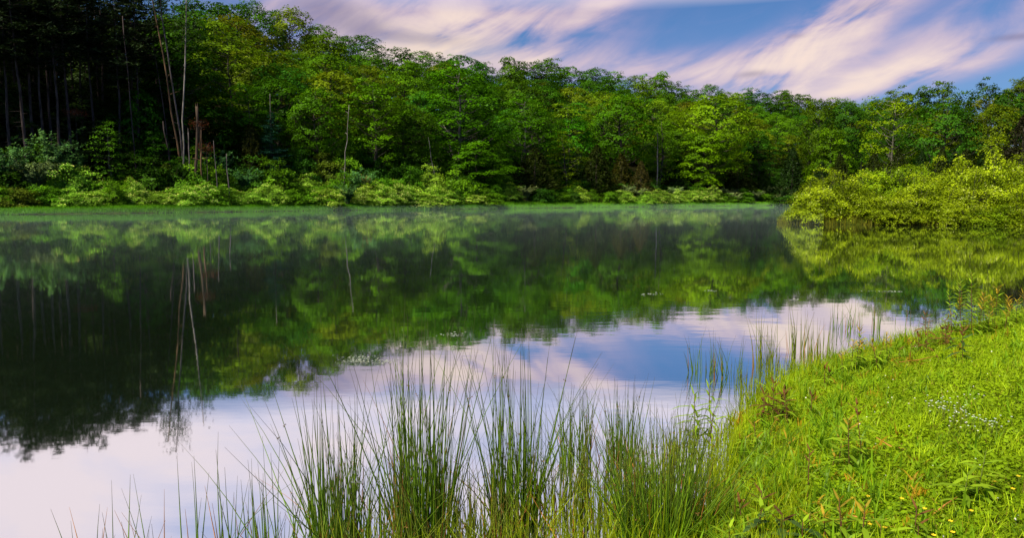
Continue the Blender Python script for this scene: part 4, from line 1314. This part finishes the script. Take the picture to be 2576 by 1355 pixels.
for i, (px, py) in enumerate([(2318, 1035), (2345, 1028), (2372, 1040), (2395, 1050), (2412, 1055), (2425, 1068), (2448, 1085), (2470, 1092), (2405, 1075), (2430, 1095), (2360, 1055), (2495, 1098), (2440, 1030), (2520, 1090)]):
    flower('flower_clump', px, py, 5, M_BLUEWHITE if i % 3 else M_WHITE, .006, .15, 'pale blue-white forget-me-not clump in the white flower patch of the lawn', 'white flower patch in the lawn', 70 + i, 6, .05)
for i, (px, py, lab) in enumerate([(2150, 1240, 'yellow buttercup nearest the red-stemmed pair'), (2195, 1240, 'yellow buttercup right of the red-stemmed pair'), (2235, 1300, 'yellow buttercup in the open middle lawn'), (2260, 1255, 'yellow buttercup above the middle lawn one'),
                              (2335, 1278, 'yellow buttercup left of the pale broad-leaved plant'), (2420, 1290, 'yellow buttercup touching the pale broad-leaved plant'), (2500, 1225, 'yellow buttercup below the white flower patch'), (2545, 1240, 'yellow buttercup near the right frame edge, upper one'),
                              (2560, 1218, 'yellow buttercup highest at the right frame edge'), (2192, 1312, 'yellow buttercup lower left of the middle lawn one'), (2385, 1328, 'yellow buttercup below the pale broad-leaved plant'), (2395, 1342, 'yellow buttercup lowest of the close pair'), (2330, 1345, 'yellow buttercup at the bottom of the lawn')]):
    flower('buttercup', px, py, 5, M_YELLOW, .011, .12, lab, 'buttercups in the lawn', 90 + i)


def straw(px, py, L, az, lab, seed):
    r = np.random.default_rng(seed)
    b = gnd(px, py, .32); b[2] = h1(b[0], b[1]) + .07
    tb = Tubes()
    d = np.array([cos(az), sin(az), 0]) * L / 2
    tb.add([-d, r.normal(0, .01, 3), d + [0, 0, .03]], [.004, .0045, .002], 5)
    o = obj('straw_stalk', tb.mesh('straw_stalk', M_STRAW), None, tuple(b))
    tag(o, lab, 'dry stalk')


straw(2310, 890, .42, .3, 'long dry straw lying on the bank beside the dark purple weed', 1)
straw(2240, 1095, .16, 2.3, 'short dry straw in the lawn right of the red-stemmed pair', 2)
straw(2190, 1255, .2, -.5, 'dry straw below the red-stemmed pair', 3)
straw(2380, 1250, .22, .6, 'dry straw left of the pale broad-leaved plant', 4)
straw(2540, 1345, .26, -.3, 'dry straw in the lawn corner', 5)
straw(1920, 1245, .3, .5, 'bent dry straw beside the fan clump', 6)
straw(2060, 1330, .45, .35, 'long dry straw across the bottom of the lawn', 7)

M_PAD = leafmat('floating leaf', base=(.28, .33, .22), transl=.05, var=.4, gloss=.35)


def floaters(px, py, wpx, hpx, n, label, seed, size=(.012, .035)):
    r = np.random.default_rng(seed)
    P = np.array([gnd(px + r.normal(0, wpx * .33), py + r.normal(0, hpx * .33), 0) for _ in range(n)])
    P[:, 2] = .006
    L = r.uniform(*size, n) * (P[:, 1] / 8)
    v, q = leaf_quads(P, np.array([0, 0, 1.]) + r.normal(0, .1, (n, 3)), L, L * .7, r, fold=0)
    tag(obj('floating_leaves', mesh('floating_leaves', v, q, None, [M_PAD], {'tone': ('FACE', r.uniform(0, 1, n))})), label, kind='stuff')


floaters(905, 908, 75, 22, 150, 'biggest patch of floating leaves on the pond', 1)
floaters(960, 912, 60, 12, 50, 'thin tail of the biggest floating leaf patch', 2)
floaters(1140, 844, 45, 8, 45, 'floating leaf patch before the forked tree reflection', 3)
floaters(1640, 741, 40, 5, 26, 'far floating leaf patch below the maple', 4)
floaters(1790, 733, 30, 3, 14, 'small floating leaf line below the maple', 5)
floaters(2235, 734, 80, 3, 34, 'floating leaf line before the spit reflection', 6)
floaters(1640, 1100, 70, 40, 90, 'loose floating leaves among the rushes', 7, (.008, .02))
floaters(1330, 1150, 90, 14, 40, 'faint floating specks between the rush tips', 8, (.006, .014))
floaters(2000, 755, 20, 3, 12, 'tiny floating leaf patch above the golden rushes', 9)

# ------------------------------------------------------------------ mist lying on the far water
def build_mist():
    pl = [gnd(-200, 760)[:2], gnd(2050, 640)[:2], (26, 62), (76, 186)] + [tuple(gnd(px, py)[:2]) for px, py in FAR[1:]] + [(-80, 58)]
    pl = np.array([(p[0], p[1]) for p in pl])
    n = len(pl)
    v = np.vstack([np.column_stack([pl, np.full(n, .03)]), np.column_stack([pl, np.full(n, .75)])])
    me = bpy.data.meshes.new('mist')
    fs = [list(range(n))[::-1], list(range(n, 2 * n))] + [[i, (i + 1) % n, n + (i + 1) % n, n + i] for i in range(n)]
    me.from_pydata(v.tolist(), [], fs)
    m, nt, out = newmat('mist')
    pv = N(nt, 'ShaderNodeVolumePrincipled')
    pv.inputs['Color'].default_value = (.72, .93, .86, 1)
    pv.inputs['Density'].default_value = .0009
    nt.links.new(pv.outputs[0], out.inputs['Volume'])
    me.materials.append(m)
    me.update()
    tag(obj('mist', me), 'thin pale mist lying on the far water', kind='stuff')


build_mist()

# ------------------------------------------------------------------ light
SUN_AZ, SUN_EL = -134.0, 52.0        # azimuth clockwise from the view direction
sd = bpy.data.lights.new('sun', 'SUN')
sd.energy = 5.0; sd.angle = R_(9); sd.color = (1.0, .91, .70)
so = bpy.data.objects.new('sun', sd)
COL.objects.link(so)
so.rotation_euler = (R_(90 - SUN_EL), 0, R_(180 - SUN_AZ))
so.location = (0, 0, 60)

w = bpy.data.worlds.new('World')
sc.world = w
w.use_nodes = True
nt = w.node_tree
nt.nodes.clear()
wo = N(nt, 'ShaderNodeOutputWorld'); bg = N(nt, 'ShaderNodeBackground'); bg.inputs[1].default_value = .066
nt.links.new(bg.outputs[0], wo.inputs[0])
sk = N(nt, 'ShaderNodeTexSky'); sk.sky_type = 'NISHITA'; sk.sun_disc = False
sk.sun_elevation = R_(SUN_EL); sk.sun_rotation = R_(SUN_AZ)
base = mixc(nt, 1.0, sk.outputs[0], (.42, .67, 1.02), 'MULTIPLY')
tc = N(nt, 'ShaderNodeTexCoord')
sep = N(nt, 'ShaderNodeSeparateXYZ'); nt.links.new(tc.outputs['Generated'], sep.inputs[0])
AZ = mth(nt, 'ARCTAN2', sep.outputs[0], sep.outputs[1])
EL = mth(nt, 'ARCSINE', sep.outputs[2])


def ang(px, py):
    x, y, z = ray(px, py)
    return math.atan2(x, y), math.atan2(z, math.hypot(x, y))


def blob(px, py, wpx, hpx, rot, power=1.0):
    """soft elliptical cloud mask centred in the direction of a sighting; rot in degrees, rising to the right"""
    a0, e0 = ang(px, py)
    da = mth(nt, 'SUBTRACT', AZ, a0); de = mth(nt, 'SUBTRACT', EL, e0)
    c, s = cos(R_(rot)), sin(R_(rot))
    u = mth(nt, 'ADD', mth(nt, 'MULTIPLY', da, c), mth(nt, 'MULTIPLY', de, s))
    v = mth(nt, 'SUBTRACT', mth(nt, 'MULTIPLY', de, c), mth(nt, 'MULTIPLY', da, s))
    u = mth(nt, 'MULTIPLY', u, FOC / wpx); v = mth(nt, 'MULTIPLY', v, FOC / hpx)
    q = mth(nt, 'ADD', mth(nt, 'MULTIPLY', u, u), mth(nt, 'MULTIPLY', v, v))
    return mth(nt, 'MULTIPLY', mth(nt, 'EXPONENT', mth(nt, 'MULTIPLY', q, -1.0)), power)


def total(lst):
    t = lst[0]
    for x in lst[1:]: t = mth(nt, 'ADD', t, x)
    return t


def streaks(rot, su, sv, detail=7, dist=.6, off=0.0, rough=.55):
    cb = N(nt, 'ShaderNodeCombineXYZ')
    c, s = cos(R_(rot)), sin(R_(rot))
    u = mth(nt, 'ADD', mth(nt, 'MULTIPLY', AZ, c), mth(nt, 'MULTIPLY', EL, s))
    v = mth(nt, 'SUBTRACT', mth(nt, 'MULTIPLY', EL, c), mth(nt, 'MULTIPLY', AZ, s))
    nt.links.new(mth(nt, 'MULTIPLY', u, su), cb.inputs[0]); nt.links.new(mth(nt, 'MULTIPLY', v, sv), cb.inputs[1]); cb.inputs[2].default_value = off
    no = N(nt, 'ShaderNodeTexNoise'); no.inputs['Scale'].default_value = 1.0; no.inputs['Detail'].default_value = detail
    no.inputs['Distortion'].default_value = dist; no.inputs['Roughness'].default_value = rough
    nt.links.new(cb.outputs[0], no.inputs[0])
    return no.outputs[0]


n_diag = streaks(24, 6.5, 18, detail=8, dist=.7, rough=.54)
n_flat = streaks(6, 6, 18, off=3.3, detail=8, dist=.6, rough=.54)
# bright cloud masses
bright = total([blob(1150, 110, 330, 75, 4, 1.1), blob(980, 35, 330, 75, 0, .85), blob(1250, 60, 260, 40, 8, .4), blob(1330, 150, 260, 40, -4, .5),
                blob(1960, 165, 230, 55, 10, .95), blob(2050, 95, 190, 55, 36, .8), blob(2230, 5, 200, 45, 22, .7), blob(1700, 185, 260, 45, 2, .75),
                blob(2330, 165, 220, 28, 12, .75), blob(2420, 95, 240, 36, 24, .65), blob(2150, 210, 260, 30, 4, .5), blob(2450, 0, 120, 20, 30, .5), blob(1530, 5, 60, 12, 6, .5)])
hor = mth(nt, 'EXPONENT', mth(nt, 'MULTIPLY', mth(nt, 'MULTIPLY', EL, EL), -1 / (.085 ** 2)))
veil = mth(nt, 'MULTIPLY', hor, .45)
d0 = mth(nt, 'ADD', bright, veil)
mod = mth(nt, 'ADD', mth(nt, 'MULTIPLY', n_diag, 2.6), mth(nt, 'MULTIPLY', n_flat, 1.3))
dens = mth(nt, 'MULTIPLY', d0, mth(nt, 'MAXIMUM', mth(nt, 'ADD', mod, -1.42), 0.0))
dens = mth(nt, 'ADD', dens, mth(nt, 'MULTIPLY', mth(nt, 'SUBTRACT', n_diag, .60, clamp=True), .6))
dens = mth(nt, 'SUBTRACT', 1.0, mth(nt, 'EXPONENT', mth(nt, 'MULTIPLY', dens, -1.75)), clamp=True)
ccol = ramp(nt, dens, [(0.0, (3.0, 3.1, 6.2)), (.3, (5.9, 4.4, 6.5)), (.6, (8.9, 6.3, 6.5)), (.88, (10.0, 7.9, 6.8))])
# warm glow low above the ridge
warm = blob(1080, 125, 200, 45, 0, .8)
ccol = mixc(nt, warm, ccol, (10.0, 7.9, 6.3))
sky1 = mixc(nt, dens, base, ccol)
# broad veil of high cloud above the view, mirrored in the near water
high = mth(nt, 'MULTIPLY', mth(nt, 'SUBTRACT', EL, .236, clamp=True), 24.0, clamp=True)
high = mth(nt, 'MULTIPLY', high, mth(nt, 'SUBTRACT', 1.0, mth(nt, 'MULTIPLY', mth(nt, 'SUBTRACT', EL, .56, clamp=True), 4.0, clamp=True)))
high = mth(nt, 'MULTIPLY', high, mth(nt, 'ADD', mth(nt, 'MULTIPLY', sep.outputs[1], 2.0), .4, clamp=True))
n_big = streaks(14, 3.0, 9, off=8.1, detail=5)
hm = mth(nt, 'MULTIPLY', high, mth(nt, 'ADD', mth(nt, 'MULTIPLY', n_big, 1.2), .35), clamp=True)
hcol = ramp(nt, n_big, [(.35, (6.2, 6.6, 9.4)), (.48, (7.6, 7.3, 9.2)), (.62, (9.5, 8.2, 8.8))])
sky1 = mixc(nt, hm, sky1, hcol)
# grey-violet clouds
grey = total([blob(840, 38, 85, 34, -12, 2.0), blob(1030, 95, 130, 12, -3, .75), blob(900, 70, 150, 16, -4, .6), blob(1890, 187, 30, 7, 4, .8), blob(2180, 16, 40, 10, 12, .6), blob(2560, 92, 40, 6, 0, .8), blob(2000, 90, 22, 5, 0, .4)])
gm = mth(nt, 'MULTIPLY', grey, mth(nt, 'MAXIMUM', mth(nt, 'ADD', mth(nt, 'MULTIPLY', n_flat, 3.0), -.75), 0.0))
gm = mth(nt, 'SUBTRACT', 1.0, mth(nt, 'EXPONENT', mth(nt, 'MULTIPLY', gm, -1.3)), clamp=True)
sky2 = mixc(nt, mth(nt, 'MULTIPLY', gm, .85), sky1, (2.3, 2.1, 3.5))
nt.links.new(sky2, bg.inputs[0])

# ------------------------------------------------------------------ render settings
sc.view_settings.view_transform = 'Standard'
sc.view_settings.look = 'None'
sc.view_settings.exposure = 0.6
sc.view_settings.gamma = 1.0
sc.cycles.max_bounces = 6
sc.cycles.diffuse_bounces = 3
sc.cycles.glossy_bounces = 3
sc.cycles.transmission_bounces = 3
sc.cycles.volume_bounces = 1
sc.cycles.transparent_max_bounces = 4
sc.cycles.sample_clamp_indirect = 6.0
sc.cycles.caustics_reflective = False
sc.cycles.caustics_refractive = False
